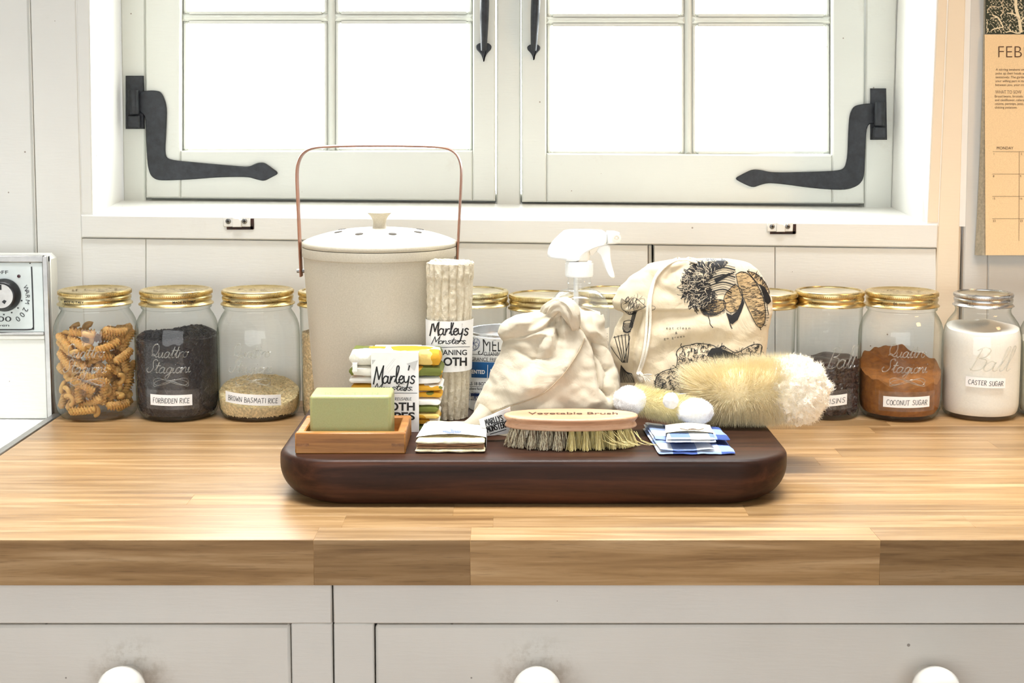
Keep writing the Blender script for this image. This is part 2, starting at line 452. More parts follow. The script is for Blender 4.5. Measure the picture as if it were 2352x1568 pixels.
# iron strap hinges (photo outline of flat wrought straps, 4 mm thick, lying on the sash)
def smooth_poly(pts, it=2):
    for _ in range(it):
        q = []
        for k in range(len(pts)):
            a, b = Vector(pts[k]), Vector(pts[(k+1)%len(pts)])
            q += [tuple(a*.78+b*.22), tuple(a*.22+b*.78)]
        pts = q
    return pts
def ccw(p):
    s = sum(p[k][0]*p[(k+1)%len(p)][1]-p[(k+1)%len(p)][0]*p[k][1] for k in range(len(p)))
    return p if s > 0 else p[::-1]
def strap(pts, win, name='hinge_strap', yf=YF-.0075, yb=YF-.002, it=2, d=DF-.006):
    q = ccw(smooth_poly([xz(x, y, d) for x, y in pts], it))
    return M().prism(q, yf, yb, .0012).build(name, IRON, win)
strap([(318,210),(352,207),(371,211),(383,242),(382,290),(378,355),(388,367),(450,373),(540,381),(572,383),(590,374),(606,373),(622,384),(641,398),(622,408),(607,416),(589,412),(570,406),(500,407),(440,412),(396,414),(360,414),(345,402),(338,375),(335,300),(334,266),(318,255)], win1)
strap([(2012,237),(1985,238),(1962,243),(1952,262),(1949,300),(1947,362),(1940,388),(1915,393),(1800,396),(1768,395),(1748,390),(1728,389),(1707,399),(1687,410),(1706,421),(1729,431),(1748,424),(1766,420),(1800,423),(1850,430),(1900,435),(1945,436),(1972,426),(1985,408),(1987,360),(1990,285),(2012,284)], win2)
def pintle(px0, px1, py0, py1, win, right):
    """pin plate on the jamb and the knuckle barrel of the hinge"""
    m = M(); q = pq((px0,py1),(px1,py1),(px1-2,py0),(px0,py0), DF-.004); m.quad(q, YF-.006, YF+.001, .001)
    m.build('hinge_plate', IRON, win)
    xc = (px0+px1)/2-(3 if not right else -2); ya = py0+(py1-py0)*.27; yb_ = py0+(py1-py0)*.72
    a, b = atd(xc, ya, DF-.016), atd(xc, yb_, DF-.016)
    m = M(); m.lathe([(0,b.z),(.0068,b.z),(.0072,b.z+.001),(.0072,a.z-.001),(.0068,a.z),(0,a.z)], 20, Matrix.Translation((a.x, a.y, 0)))
    m.build('hinge_knuckle', IRON, win)
    a, b = atd(xc, yb_+2, DF-.013), atd(xc, py1-2, DF-.013)
    m = M(); m.box(a.x-.009, a.x+.009, a.y-.004, a.y+.012, b.z, a.z, .002); m.build('hinge_pin', IRON, win)
pintle(289, 331, 174, 296, win1, False)
pintle(2000, 2037, 203, 321, win2, True)
def casement_handle(cx, ytop, ybot, win, wide, dx):
    """wrought pull: heart-shaped backplates and a swelling grip bar"""
    m = M(); w2 = wide
    heart = [(0,1),(-.55,1.12),(-1,.75),(-.92,.3),(-.5,-.1),(-.22,-.55),(-.06,-1.05),(0,-1.3),(.06,-1.05),(.22,-.55),(.5,-.1),(.92,.3),(1,.75),(.55,1.12)]
    for (yy, s) in ((ybot-22, 1), (ytop-232, -1)):
        q = ccw(smooth_poly([xz(cx+dx*(yy<0)+h[0]*w2, yy-h[1]*w2*s, DF-.006) for h in heart], 2)); m.prism(q, YF-.007, YF-.002, .0012)
    m.build('handle_plate', IRON, win)
    pts = []; rad = []
    for k in range(13):
        t = k/12; y = ytop+(ybot-26-ytop)*t
        p = atd(cx+dx*(1-t), y, DF-.012-.013*math.sin(PI*min(1,max(0,t)))); pts.append(p); rad.append((.0042+.0022*math.sin(PI*t)))
    M().tube(pts, rad, 12, flat=(1.0,1.35)).build('handle_grip', IRON, win)
casement_handle(1111, -95, 141, win1, 18.5, 4)
casement_handle(1226, -95, 141, win2, 15.5, 8)

# cable clips screwed to the apron
STEEL = plain('screw_steel', srgb(150,150,148), .35, 200, .25, .2, Metallic=.9)
CLIPP = paint('clip_white_paint', srgb(240,236,228), amount=.6, seed=.2)
RUST = plain('bare_brown_wood', srgb(52,24,14), .7, 150, .4)
def clip(px0, px1, py0, py1, label):
    o = atd((px0+px1)/2, (py0+py1)/2, D-.004); s = (px1-px0)/2/F*D; h = (py1-py0)/2/F*D
    r = thing('mounting_clip', label, 'clip', o)
    m = M(); m.box(-s, -s*.24, -.0025, .001, -h, h*.95, .0012); m.box(s*.3, s*.98, -.0025, .001, -h, h*.95, .0012); m.build('mounting_lug', CLIPP, r)
    m = M(); m.prism(ccw([(-s*.3,-h*.98),(s*.34,-h*.98),(s*.34,h*.35),(s*.12,h*.72),(-s*.1,h*.72),(-s*.3,h*.95)]), -.0055, .001, .0008); m.build('bridge', CLIPP, r)
    m = M(); m.box(-s*.75, s*1.14, -.0016, .0008, -h*1.5, -h*.9); m.box(s*.95, s*1.2, -.0016, .0008, -h*1.4, h*.6); m.build('bare_patch', RUST, r, 'bare brown wood showing past the clip')
    for xx in (-s*.62, s*.55):
        sc = M(); T = Matrix.Translation((xx, -.0028, h*.12)) @ Matrix.Rotation(PI/2, 4, 'X')
        rr = h*.52
        sc.lathe([(rr,-.0003),(rr,.0004),(rr*.7,.0012),(0,.0014)], 20, T); so = sc.build('screw', STEEL, r)
        k = M(); T2 = Matrix.Translation((xx, -.0043, h*.12))
        k.box(-rr*.55, rr*.55, -.0002, .0003, -rr*.16, rr*.16, T=T2); k.box(-rr*.16, rr*.16, -.0002, .0003, -rr*.55, rr*.55, T=T2)
        k.build('screw_slot', DARK, so)
    return r
clip(513, 577, 497, 521, 'white painted metal clip with two screws under the left casement')
clip(1761, 1822, 510, 532, 'white painted metal clip with two screws under the right casement')

# room shell behind the camera
RM = plain('plain_room_paint', srgb(222,224,226), .6, 5, .03)
structure(M().box(-1.85, -1.75, -3.6, .3, 0, ZC).build('wall_left', RM))
structure(M().box(1.75, 1.85, -3.6, .3, 0, ZC).build('wall_right', RM))
structure(M().box(-1.85, 1.85, -3.7, -3.6, 0, ZC).build('wall_front', RM))
structure(M().box(-1.85, 1.85, -3.7, .3, ZC, ZC+.1).build('ceiling', RM))
FLR = wood('floor_boards_wood', srgb(110,80,52), srgb(140,104,70), srgb(160,122,84))
structure(M().box(-1.85, 1.85, -3.7, .3, -.1, 0).build('floor', FLR))

# ================================================================== WORKTOP AND CABINETS
CT = .90
front = atz(1176, 1240, CT); YFR = front.y
zb = atd(1176, 1344, YFR-CY).z; TK = CT-zb
BIRCH = wood('butcher_block_wood', srgb(120,86,48), srgb(160,124,80), srgb(194,160,118), .42, (1.2, 22, 22), 3.2, .17, .05, coat=1.0, coat_ior=1.32, spec=.25)
XL = -.5685
wt = thing('worktop', 'long butcher block wooden worktop of glued staves under the jars', 'worktop', (0,0,CT))
SW = .0385
nrow = int(math.ceil((0.0-YFR)/SW))
R2 = random.Random(21)
cuts = {0: [720, 1080, 2022], 1: [784, 1132], 2: [1040, 1720], 3: [430]}
for r in range(nrow):
    y0 = YFR+r*SW; y1 = min(y0+SW, -.0005)
    if y1-y0 < .004: continue
    if r in cuts: xs = [atz(c_, 1240-28*r, CT).x for c_ in cuts[r]]
    else: xs = []
    x = XL
    ends = [XL]
    if xs:
        ends += xs
        x = xs[-1]
    while True:
        x = x+R2.uniform(.28, .62)
        if x > 1.60: break
        ends.append(x)
    ends.append(1.74)
    for a, b in zip(ends, ends[1:]):
        m = M(); L = b-a
        m.box(-L/2, L/2, 0, y1-y0-.0001, -TK, 0, .00022)
        o = m.build('stave', BIRCH, wt); o.location = ((a+b)/2, y0, 0)
# cabinets
YC = YFR+.022
def cz(py): return atd(1176, py, YC-CY).z
def cx(px): return atd(px, 1400, YC-CY).x
CTOP = CT-TK-.0005
DIRT = None
def drawer_paint():
    t = NT('white_drawer_paint'); v = t.coords()
    st = t.noise(t.coords((7, 60, 60)), 6, 5, .6); lump = t.noise(v, 38, 3)
    base = t.mix(srgb(226,221,212), srgb(214,208,198), t.ramp(t.noise(v, 4, 4), [(.35,(0,0,0)),(.7,(1,1,1))]))
    ds = t.n('VectorMath', operation='LENGTH'); t.l(v, ds.inputs[0])
    ring = t.ramp(ds.outputs['Value'], [(.0,(1,1,1)),(.022,(1,1,1)),(.046,(0,0,0))])
    sm = t.math('MULTIPLY', ring, t.ramp(t.noise(v, 75, 6, .75), [(.45,(0,0,0)),(.62,(1,1,1))]))
    base = t.mix(base, srgb(150,132,106), t.math('MULTIPLY', sm, .32))
    sp = t.n('TexVoronoi'); sp.inputs['Scale'].default_value = 30; t.l(v, sp.inputs['Vector'])
    hit = t.math('LESS_THAN', sp.outputs['Distance'], .045)
    base = t.mix(base, (.12,.09,.07,1), t.math('MULTIPLY', hit, .7))
    return t.bsdf(base, .4, t.math('ADD', t.math('MULTIPLY', st, .7), t.math('MULTIPLY', lump, .8)), .32, .0009)
DRAWP = drawer_paint()
PORC = plain('white_porcelain', srgb(226,221,211), .12, 30, .02, 0, Coat_Weight=.4)
def cabinet(x0, x1, stiles, drawers, label):
    r = thing('kitchen_cabinet', label, 'cabinet', (0,0,0))
    zt = cz(1432)+.0; zdr = cz(1437)
    m = M(); m.box(x0+.004, x1-.004, YC+.03, -.02, .02, CTOP-.004); m.build('carcass', DARK, r)
    m = M(); m.box(x0, x1, YC, YC+.022, cz(1432), CTOP, .0012); m.build('top_rail', CABP, r)
    for a, b in stiles: m = M(); m.box(a, b, YC+.0003, YC+.022, .08, cz(1432.5), .0012); m.build('stile', CABP, r)
    m = M(); m.box(x0, x1, YC+.05, YC+.06, .0, .08); m.build('plinth', CABP, r)
    a0 = min(s[0] for s in stiles); 
    for a, b, kn in drawers:
        zc = atd(1176, 1586, YC-CY-.03).z
        for row, (zhi, zlo) in enumerate(((zdr, zdr-.19), (zdr-.215, .09))):
            m = M(); kx = (kn[0]); oz = zc if row == 0 else (zhi+zlo)/2
            m.box(a-kx, b-kx, .001, .02, zlo-oz, zhi-oz, .0025); dr = m.build('drawer_front', DRAWP, r); dr.location = (kx, YC, oz)
            if row == 0: m = None
            for xk in kn:
                kb = M(); T = Matrix.Translation((xk-kx, 0, 0)) @ Matrix.Rotation(PI/2, 4, 'X')
                kb.lathe([(.0115,-.001),(.0115,.004),(.0095,.009),(.0105,.014),(.0165,.019),(.0212,.025),(.0222,.031),(.020,.0375),(.0135,.0425),(.006,.0445),(0,.0447)], 40, T)
                ko = kb.build('knob', PORC, dr)
    return r
kl = atd(279, 1590, YC-CY-.03).x; km = atd(1233, 1581, YC-CY-.03).x; kr = atd(2150, 1577, YC-CY-.03).x
cabinet(-.549, cx(762), [(cx(668), cx(762)), (-.549,-.485)], [(-.483, cx(664.5), (kl,))], 'white painted cabinet with a one knob drawer, left under the worktop')
cabinet(cx(766), 1.74, [(cx(766), cx(858)), (1.70,1.74)], [(cx(861.5), 1.698, (km, kr))], 'white painted cabinet with a two knob drawer, right under the worktop')
# ================================================================== LETTERING
_tc = {}
def font_text(s, bold=0.0, maxlen=0):
    """flat letters from Blender's own font, cap height 1, starting at (0,0): (verts, faces, width)"""
    key = (s, bold)
    if key in _tc: return _tc[key]
    cu = bpy.data.curves.new('lettering', 'FONT'); cu.body = s; cu.size = 1; cu.offset = bold; cu.resolution_u = 5; cu.fill_mode = 'FRONT'
    ob = bpy.data.objects.new('lettering', cu); COL.objects.link(ob)
    dg = bpy.context.evaluated_depsgraph_get()
    me = bpy.data.meshes.new_from_object(ob.evaluated_get(dg))
    vs = [(v.co.x, v.co.y) for v in me.vertices]; fs = [list(p.vertices) for p in me.polygons]
    bpy.data.objects.remove(ob); bpy.data.curves.remove(cu); bpy.data.meshes.remove(me)
    c = .729
    vs = [(x/c, y/c) for x, y in vs]
    x0 = min(v[0] for v in vs); x1 = max(v[0] for v in vs)
    vs = [(x-x0, y) for x, y in vs]
    _tc[key] = (vs, fs, x1-x0); return _tc[key]
CAPS = dict(A="0,0 1.8,6 3.4,0|.7,2 2.9,2.2", B=".2,0 .3,6|.3,6 2.4,5.4 2.2,3.6 .3,3.2|.3,3.2 2.8,2.8 2.6,.5 .2,0", C="3,5 1.8,6 .4,4.5 .2,2 1.2,.2 3,.8",
 D=".2,0 .3,6|0,6 2.4,5.2 3,3 2.2,.8 .2,0", E="2.8,5.8 .6,5.8|.6,5.8 .5,3 .3,.1|.3,.1 2.7,.3|.5,3.1 2.2,3.2", F=".4,0 .4,5.8|.4,5.8 2.8,6|.4,3 2,3.2",
 G="3,5 1.8,6 .4,4.5 .2,2 1.2,.2 2.8,.6 3,2.6|3.2,2.6 1.8,2.6", I=".4,0 .4,5.6", L=".4,6 .3,.2|.3,.2 2.4,.3", M="0,0 .6,5.6|.6,5.6 1.8,2.2|1.8,2.2 3,5.8|3,5.8 3.7,0",
 N="0,0 .3,5.6|.3,5.6 2.8,.4|2.8,.4 3.1,6", O="1.5,5.8 .3,4.4 .3,1.5 1.5,.1 2.9,1.4 2.9,4.4 1.5,5.8", R=".2,0 .3,5.8|.2,5.6 2.4,5.6 2.5,3.8 .4,2.8|.6,2.9 3,0",
 S="2.8,5.2 1.6,5.9 .5,4.9 1,3.4 2.4,2.4 2.4,.8 1.2,.1 0,.8", T="0,5.7 3.4,5.9|1.7,5.8 1.6,0", U=".2,5.8 .3,1.4 1.4,.1 2.7,1.2 2.8,5.8", W="0,5.6 .8,.2|.8,.2 1.9,3.6|1.9,3.6 2.9,.2|2.9,.2 3.8,5.8",
 Y="0,6 1.3,3.2|2.8,6 1.2,2.6 .6,0", K=".3,0 .4,6|2.8,5.8 .5,2.8|.9,3.2 3,0")
CAPS['+'] = "0,3 2.6,3|1.3,4.3 1.3,1.7"; CAPS["'"] = ".4,6.2 .2,4.8"
SCR = dict(a="2.2,2 1.2,2.5 .3,1.6 .3,.5 1,0 1.9,.7 2.2,2.3|2.2,2.3 2.1,.6 2.6,0 3.1,.4", r="0,0 .3,2.4|.4,1.2 1,2.3 1.8,2.4", l="0,.6 1,3 1.5,5.4 1,6 .6,5 .6,1 1,0 1.7,.5",
 e="0,1.2 1.2,1.4 1.6,2.2 .9,2.6 .2,1.6 .4,.4 1.1,0 2.1,.7", y="0,2.4 .2,.8 .9,.3 1.7,1 2,2.4|2,2.4 1.7,0 1.1,-2.2 .4,-2.4", s="1.7,2.2 1,2.6 .3,2.1 .6,1.5 1.4,1 1.4,.3 .7,-.1 0,.3",
 o="1.1,2.4 .3,1.8 .3,.5 1.1,0 1.9,.7 1.8,1.9 1.1,2.4 1.6,2 2.4,2.2", n="0,0 .2,2.4|.3,1.2 1,2.3 1.6,1.9 1.6,.5 2,0 2.5,.4", t="0,1 .8,3 1,4.6|1,4.6 .7,2 .7,.5 1.2,0 1.9,.5|0,3 1.9,3.1",
 u="0,2.2 .1,.7 .7,0 1.5,.7 1.8,2.3|1.8,2.3 1.8,.5 2.2,0 2.7,.5", i="0,1 .4,2.3 .4,.6 .9,0 1.4,.5|.6,3.5 .66,3.7", g="2,2 1.1,2.5 .3,1.6 .4,.5 1.1,.1 1.9,1 2,2.4|2,2.4 1.7,-1 1.1,-2.4 .3,-2 .6,-1 2.4,.4",
 M="0,-.2 .9,5.6|.9,5.6 2,1.4|2,1.4 3.6,6|3.6,6 3.3,2 3.6,-.2", Q="2.2,5.6 .8,5 .4,3 1.2,1 2.6,1 3.6,3 3.2,5 2,5.8 1,5.2|.6,.6 1.6,1.4 3,.2 4.2,.8", S="3.6,5 2.8,5.8 1.8,5 2,3.6 2.4,2 1.6,.4 .2,0 -.6,1 0,2",
 B="1,5.4 .6,0|.2,5 1.4,5.9 2.8,5.2 2.4,3.6 1.2,3.1|1.2,3.1 2.9,2.6 2.7,.6 1.2,0 .2,.5", K=".8,5.8 .4,0|3.2,5.6 1,2.8|1.4,3 2.4,1.2 3.4,0 4.2,.6")
SCR["'"] = "0,6 -.3,4.6"; SCR['.'] = "0,0 .15,.1"
ADV = {"'": .7, '.': .8, 'I': 1.5, 'i': 1.35, 'l': 1.6, 'r': 1.85, 'e': 2.0, 't': 1.75, 's': 2.0, ' ': 2.4}
def catmull(p, k=4):
    if len(p) < 3: return p
    q = [p[0]]+list(p)+[p[-1]]; out = []
    for i in range(1, len(q)-2):
        a, b, c, d = (Vector(z) for z in q[i-1:i+3])
        for j in range(k):
            t = j/k
            out.append(tuple(.5*((2*b)+(c-a)*t+(2*a-5*b+4*c-d)*t*t+(3*b-a-3*c+d)*t**3)))
    out.append(tuple(p[-1])); return out
def strokes(word, font, h, gap=.9, slant=0.0, rnd=None):
    """single-line letters, cap height h -> list of polylines, width"""
    x = 0; out = []
    for ch in word:
        if ch in font:
            jx, jy = ((rnd.uniform(-.2,.2), rnd.uniform(-.35,.35)) if rnd else (0, 0))
            w = 0
            for part in font[ch].split('|'):
                pts = [tuple(float(c) for c in q.split(',')) for q in part.split()]
                w = max(w, max(q[0] for q in pts))
                pts = catmull(pts)
                out.append([((x+q[0]+jx+slant*q[1])*h/6, (q[1]+jy)*h/6) for q in pts])
            a = ADV.get(ch, w+gap) if font is SCR else w+gap
            if font is SCR and ch not in ADV: a = w*.96
            x += a
        else: x += ADV[' ']
    return out, x*h/6
def ribbon(m, line, wd, mp, step=0):
    if step:
        out = [line[0]]
        for a, b in zip(line, line[1:]):
            k = max(1, int(math.hypot(b[0]-a[0], b[1]-a[1])/step)); out += [(a[0]+(b[0]-a[0])*q/k, a[1]+(b[1]-a[1])*q/k) for q in range(1, k+1)]
        line = out
    return ribbon_(m, line, wd, mp)
def ribbon_(m, line, wd, mp):
    """flat pen stroke: line of (u,v), width, mapped by mp(u,v)->3D"""
    n = len(line); vs = []
    for i in range(n):
        a, b = Vector(line[max(i-1,0)]), Vector(line[min(i+1,n-1)])
        t = (b-a); t = t.normalized() if t.length > 1e-9 else Vector((1,0)); nn = Vector((-t.y, t.x))*wd/2
        p = Vector(line[i])
        if i == 0: p = p-t*wd*.4
        if i == n-1: p = p+t*wd*.4
        vs += [mp(*(p+nn)), mp(*(p-nn))]
    ok = [i for i in range(n-1) if not any(vs[2*i+q] is None for q in range(4))]
    if not ok: return m
    used = sorted({2*i+q for i in ok for q in range(4)}); re = {i: k for k, i in enumerate(used)}
    return m.add([vs[i] for i in used], [(re[2*i],re[2*i+1],re[2*i+3],re[2*i+2]) for i in ok])
def put_text(m, s, x, y, h, mp, bold=0.0, align='l', sx=1.0, width=None, rot=0.0, fine=True):
    vs, fs, wd = font_text(s, bold)
    if width: sx = width/(wd*h)
    x0 = x-{'l': 0, 'c': .5, 'r': 1}[align]*wd*h*sx
    c, q = math.cos(rot), math.sin(rot)
    if fine:
        V = list(vs); Fs = []; todo = []
        for f in fs: todo += [(f[0], f[i], f[i+1]) for i in range(1, len(f)-1)]
        while todo:
            t = todo.pop(); e = [((V[t[i]][0]-V[t[(i+1)%3]][0])**2+(V[t[i]][1]-V[t[(i+1)%3]][1])**2, i) for i in range(3)]; L2, i = max(e)
            if L2 > .16 and len(Fs) < 20000:
                a, b, c3 = t[i], t[(i+1)%3], t[(i+2)%3]; V.append(((V[a][0]+V[b][0])/2, (V[a][1]+V[b][1])/2)); n = len(V)-1
                todo += [(a, n, c3), (n, b, c3)]
            else: Fs.append(list(t))
        vs, fs = V, Fs
    out = [mp(x0+(u*sx*c-v*q)*h, y+(u*sx*q+v*c)*h) for u, v in vs]
    good = [f for f in fs if all(out[i] is not None for i in f)]
    out = [p if p is not None else (0,0,-5) for p in out]
    used = sorted({i for f in good for i in f}); re = {i: k for k, i in enumerate(used)}
    if used: m.add([out[i] for i in used], [[re[i] for i in f] for f in good])
    return wd*h*sx
def put_strokes(m, word, font, x, y, h, wd, mp, gap=.9, slant=0.0, rnd=None, width=None, sy=1.0, rot=0.0):
    ls, w0 = strokes(word, font, h, gap, slant, rnd); k = width/w0 if width else 1
    c, q = math.cos(rot), math.sin(rot)
    for l in ls: ribbon(m, [(x+u*k*c-v*sy*q, y+u*k*q+v*sy*c) for u, v in l], wd, mp, h/6)
    return m
def cyl(cx, cy, r, z0, ac=0.0):
    return lambda u, v: (cx+r*math.sin(ac+u/r), cy-r*math.cos(ac+u/r), z0+v)
def photo_onto(bvh, off=.0004, sgn=1):
    """lay a flat print, drawn in photo pixels (y upwards negative), on a surface that stands in the room"""
    org = Vector((0, CY, CZ))
    def f(u, v):
        d = ray(u, -v).normalized(); h = bvh.ray_cast(org, d)
        if h[0] is None: return None
        n = h[1] if h[1].dot(d) < 0 else -h[1]
        return tuple(h[0]+n*off-d*off*.5)
    return f
INK = plain('black_ink', srgb(22,20,20), .6, 50, .02, 0)
BROWNINK = plain('brown_ink', srgb(84,56,36), .7, 50, .02, 0)
PAPER = plain('white_paper', srgb(246,244,240), .6, 120, .015, .05)
# ================================================================== JARS
JG = make_glass('jar_glass', (.965,.972,.96,1), (.50,.53,.47,1), .03, .025, .25)
EMB = make_glass('embossed_glass', (.93,.93,.91,1), (.50,.50,.45,1), .2, .22)
def metal(name, c0, c1, rough=.28, knurl=False, nscale=40):
    t = NT(name); v = t.coords(); nz = t.noise(v, nscale, 5, .6)
    return t.bsdf(t.ramp(nz, [(.3, c0), (.7, c1)]), t.math('ADD', t.math('MULTIPLY', nz, .2), rough-.1), nz, .06, .0006, Metallic=1.0)
GOLD = metal('gold_lid_metal', srgb(198,174,118), srgb(228,208,158))
PALEGOLD = metal('pale_gold_lid_metal', srgb(208,192,146), srgb(232,220,180))
SILVER = metal('silver_lid_metal', srgb(186,184,180), srgb(218,216,212))
LIDTOP = metal('lid_disc_metal', srgb(206,196,170), srgb(236,228,206), .34)
LIDINK = plain('faded_lid_print', srgb(120,98,60), .6, 60, .1)
def taper(r): return r
def screw_lid(z0, r, h, one_piece, parent, mat, x0=0):
    """z0 = underside of flange"""
    m = M(); n = 120
    prof_hi = [(r*1.035, z0), (r*1.035, z0+h*.06), (r*.985, z0+h*.14), (r*.965, z0+h*.24), (r*.99, z0+h*.36), (r*.995, z0+h*.5), (r*.965, z0+h*.60), (r*.985, z0+h*.66)]
    top = [(r, z0+h*.72), (r, z0+h*.90)]
    if one_piece: end = [(r*.985, z0+h*.97), (r*.95, z0+h), (r*.90, z0+h), (r*.86, z0+h*.93), (0, z0+h*.93)]
    else: end = [(r*.985, z0+h*.97), (r*.95, z0+h), (r*.885, z0+h), (r*.875, z0+h*.95), (r*.875, z0+h*.88)]
    m.lathe([(r*.9, z0-.0002)]+prof_hi+top+end, n)
    # knurled rim: vertical ribs
    for k in range(n):
        a = 2*PI*k/n
        T = Matrix.Rotation(a, 4, 'Z') @ Matrix.Translation((r*.9985, 0, z0+h*.81))
        m.box(-.0006, .0005, -r*PI/n*.45, r*PI/n*.45, -h*.10, h*.09, T=T)
    lid = m.build('lid' if one_piece else 'lid_band', mat, parent)
    if not one_piece:
        q = M(); q.lathe([(r*.87, z0+h*.86), (r*.87, z0+h*.905), (r*.72, z0+h*.92), (r*.70, z0+h*.90), (0, z0+h*.90)], 64)
        q.build('lid_disc', LIDTOP, parent)
    return lid
def noise2(x, y, z=0.0): return noise.noise(Vector((x, y, z)))
def fill_mesh(prof, nz_, n, top, rough):
    """contents: side follows the glass profile (r at z) up to top(angle), surface closed by a disc; top(x,y)->z"""
    def rad(z):
        for (r0, z0), (r1, z1) in zip(prof, prof[1:]):
            if z0 <= z <= z1: return r0+(r1-r0)*(z-z0)/max(1e-9, z1-z0)
        return prof[-1][0] if z > prof[-1][1] else prof[0][0]
    m = M(); vs = []; fs = []
    zb = prof[0][1]
    for j in range(nz_+1):
        for k in range(n):
            a = 2*PI*k/n; r = .9*rad(.06)
            zt = top(math.cos(a)*r, math.sin(a)*r); z = zb+(zt-zb)*j/nz_
            rr = rad(z)*(1+rough*.3*noise2(a*6, z*300)); vs.append((rr*math.cos(a), rr*math.sin(a), z))
    for j in range(nz_):
        for k in range(n):
            l = (k+1)%n; fs.append((j*n+k, j*n+l, (j+1)*n+l, (j+1)*n+k))
    base = nz_*n; prev = [base+k for k in range(n)]
    for q in (.85, .65, .45, .25, .1):
        row = []
        for k in range(n):
            a = 2*PI*k/n; r = rad(top(math.cos(a)*rad(.06)*q, math.sin(a)*rad(.06)*q))*q
            x, y = r*math.cos(a), r*math.sin(a)
            row.append(len(vs)); vs.append((x, y, top(x, y)+rough*.004*noise2(x*150, y*150)))
        for k in range(n): l = (k+1)%n; fs.append((prev[k], prev[l], row[l], row[k]))
        prev = row
    fs.append(prev); fs.append([k for k in range(n)][::-1])
    return m.add(vs, fs, True), rad
def grain(m, p, d, L, r, up=None):
    """one small grain: six-sided spindle"""
    d = d.normalized(); a = d.orthogonal().normalized(); b = d.cross(a)
    vs = [p-d*L/2]
    for s, q in ((-.2, 1), (.25, .95)):
        vs += [p+d*L*s+(a*math.cos(k*PI/2)+b*math.sin(k*PI/2))*r*q for k in range(4)]
    vs.append(p+d*L/2)
    fs = [(0,1+(k+1)%4,1+k) for k in range(4)]+[(1+k,1+(k+1)%4,5+(k+1)%4,5+k) for k in range(4)]+[(5+k,5+(k+1)%4,9) for k in range(4)]
    m.add(vs, fs, True)
def grains_on(m, rad, zb, top, n, L, r, rnd, front=True):
    for _ in range(n):
        a = rnd.uniform(-PI, 0) if front else rnd.uniform(-PI, PI)
        zt = top(math.cos(a)*rad(.06), math.sin(a)*rad(.06))
        z = rnd.uniform(zb+.001, zt); rr = rad(z)-r*.3
        p = Vector((rr*math.cos(a), rr*math.sin(a), z)); tdir = Vector((-math.sin(a), math.cos(a), 0))
        t = rnd.gauss(0, .8); grain(m, p, tdir*math.cos(t)+Vector((0,0,1))*math.sin(t)+Vector((math.cos(a), math.sin(a), 0))*rnd.uniform(-.15,.15), L*rnd.uniform(.8,1.2), r)
    for _ in range(n//3):
        a = rnd.uniform(-PI, PI); q = math.sqrt(rnd.random())*.95; x, y = rad(.06)*q*math.cos(a), rad(.06)*q*math.sin(a)
        grain(m, Vector((x, y, top(x, y)+r*.5)), Vector((rnd.uniform(-1,1), rnd.uniform(-1,1), rnd.uniform(-.2,.2))), L, r)
# glass outlines: (radius, height) from foot to neck rim
QS = [(.0,.0035),(.030,.0035),(.036,.001),(.041,0),(.0445,.0012),(.0475,.005),(.0500,.012),(.0514,.022),(.0519,.034),(.0519,.098),(.0516,.107),(.0506,.1145),(.0484,.1215),(.0455,.1275),(.0425,.1318),(.0412,.1345),(.0412,.1362),(.0432,.1370),(.0436,.1385),(.0432,.1398),(.0418,.1408),(.0415,.150)]
WIDE = [(.0,.004),(.028,.004),(.031,.001),(.0345,0),(.0372,.002),(.0384,.007),(.0390,.02),(.0396,.06),(.0402,.10),(.0406,.128),(.0405,.1345),(.0408,.136),(.0412,.1375),(.0408,.139),(.0398,.140),(.0396,.150)]
REG = [(.0,.004),(.032,.004),(.036,.001),(.039,0),(.0435,.002),(.0464,.007),(.0480,.016),(.0484,.030),(.0484,.094),(.0476,.104),(.0455,.1135),(.042,.121),(.0375,.1275),(.0345,.1315),(.0335,.1345),(.0335,.138),(.0346,.1392),(.0346,.1405),(.0336,.1415),(.0334,.150)]
def inner(prof, t=.0022):
    out = [(0.001, .0062)]
    for r, z in prof:
        if z >= .007 and r > t: out.append((r-t, z))
    out[0] = (prof[5][0]-t*1.6, .0062); return out
def jar(px, lab, kind, zs=1.0, lid='gold', d=1.752, py=952, grp='storage jars along the wall'):
    base = atz(px, py, CT); base.y = d+CY; base.x = (px-PX)/F*(atd(px,py,d)-Vector((0,CY,CZ))).dot(Vector((0,cs,-sn)))
    r = thing('storage_jar', lab, 'jar', base, 0, grp)
    prof, lr, lz, lh = {'qs': (QS,.0445,.1415,.0185), 'wide': (WIDE,.0424,.1402,.0185), 'reg': (REG,.0358,.1412,.0165)}[kind]
    M().lathe([(a, b*zs) for a, b in prof], 72).build('jar_glass', JG, r)
    mt = {'gold': GOLD, 'pale': PALEGOLD, 'silver': SILVER}[lid]
    ld = screw_lid(lz*zs, lr, lh, kind == 'qs', r, mt)
    return r, base, prof, ld
def emboss(parent, word, r, u, z, h, slant=.25, width=None, rad=.0007, gap=.9):
    m = M(); ls, w0 = strokes(word, SCR, h, gap, slant); k = width/w0 if width else 1
    mp = cyl(0, 0, r, 0)
    for l in ls: m.tube([mp(u+a*k, z+b) for a, b in l], rad, 6)
    return m
def flourish(m, r, u, z, w):
    mp = cyl(0, 0, r, 0)
    for ph in (0, 1):
        pts = []
        for q in range(41):
            t = q/40*2*PI
            pts.append(mp(u+w*.5*math.sin(t+ph*.25), z+w*.10*math.sin(2*t+ph*1.3)-ph*.0015))
        m.tube(pts, .0005, 6, closed=True)
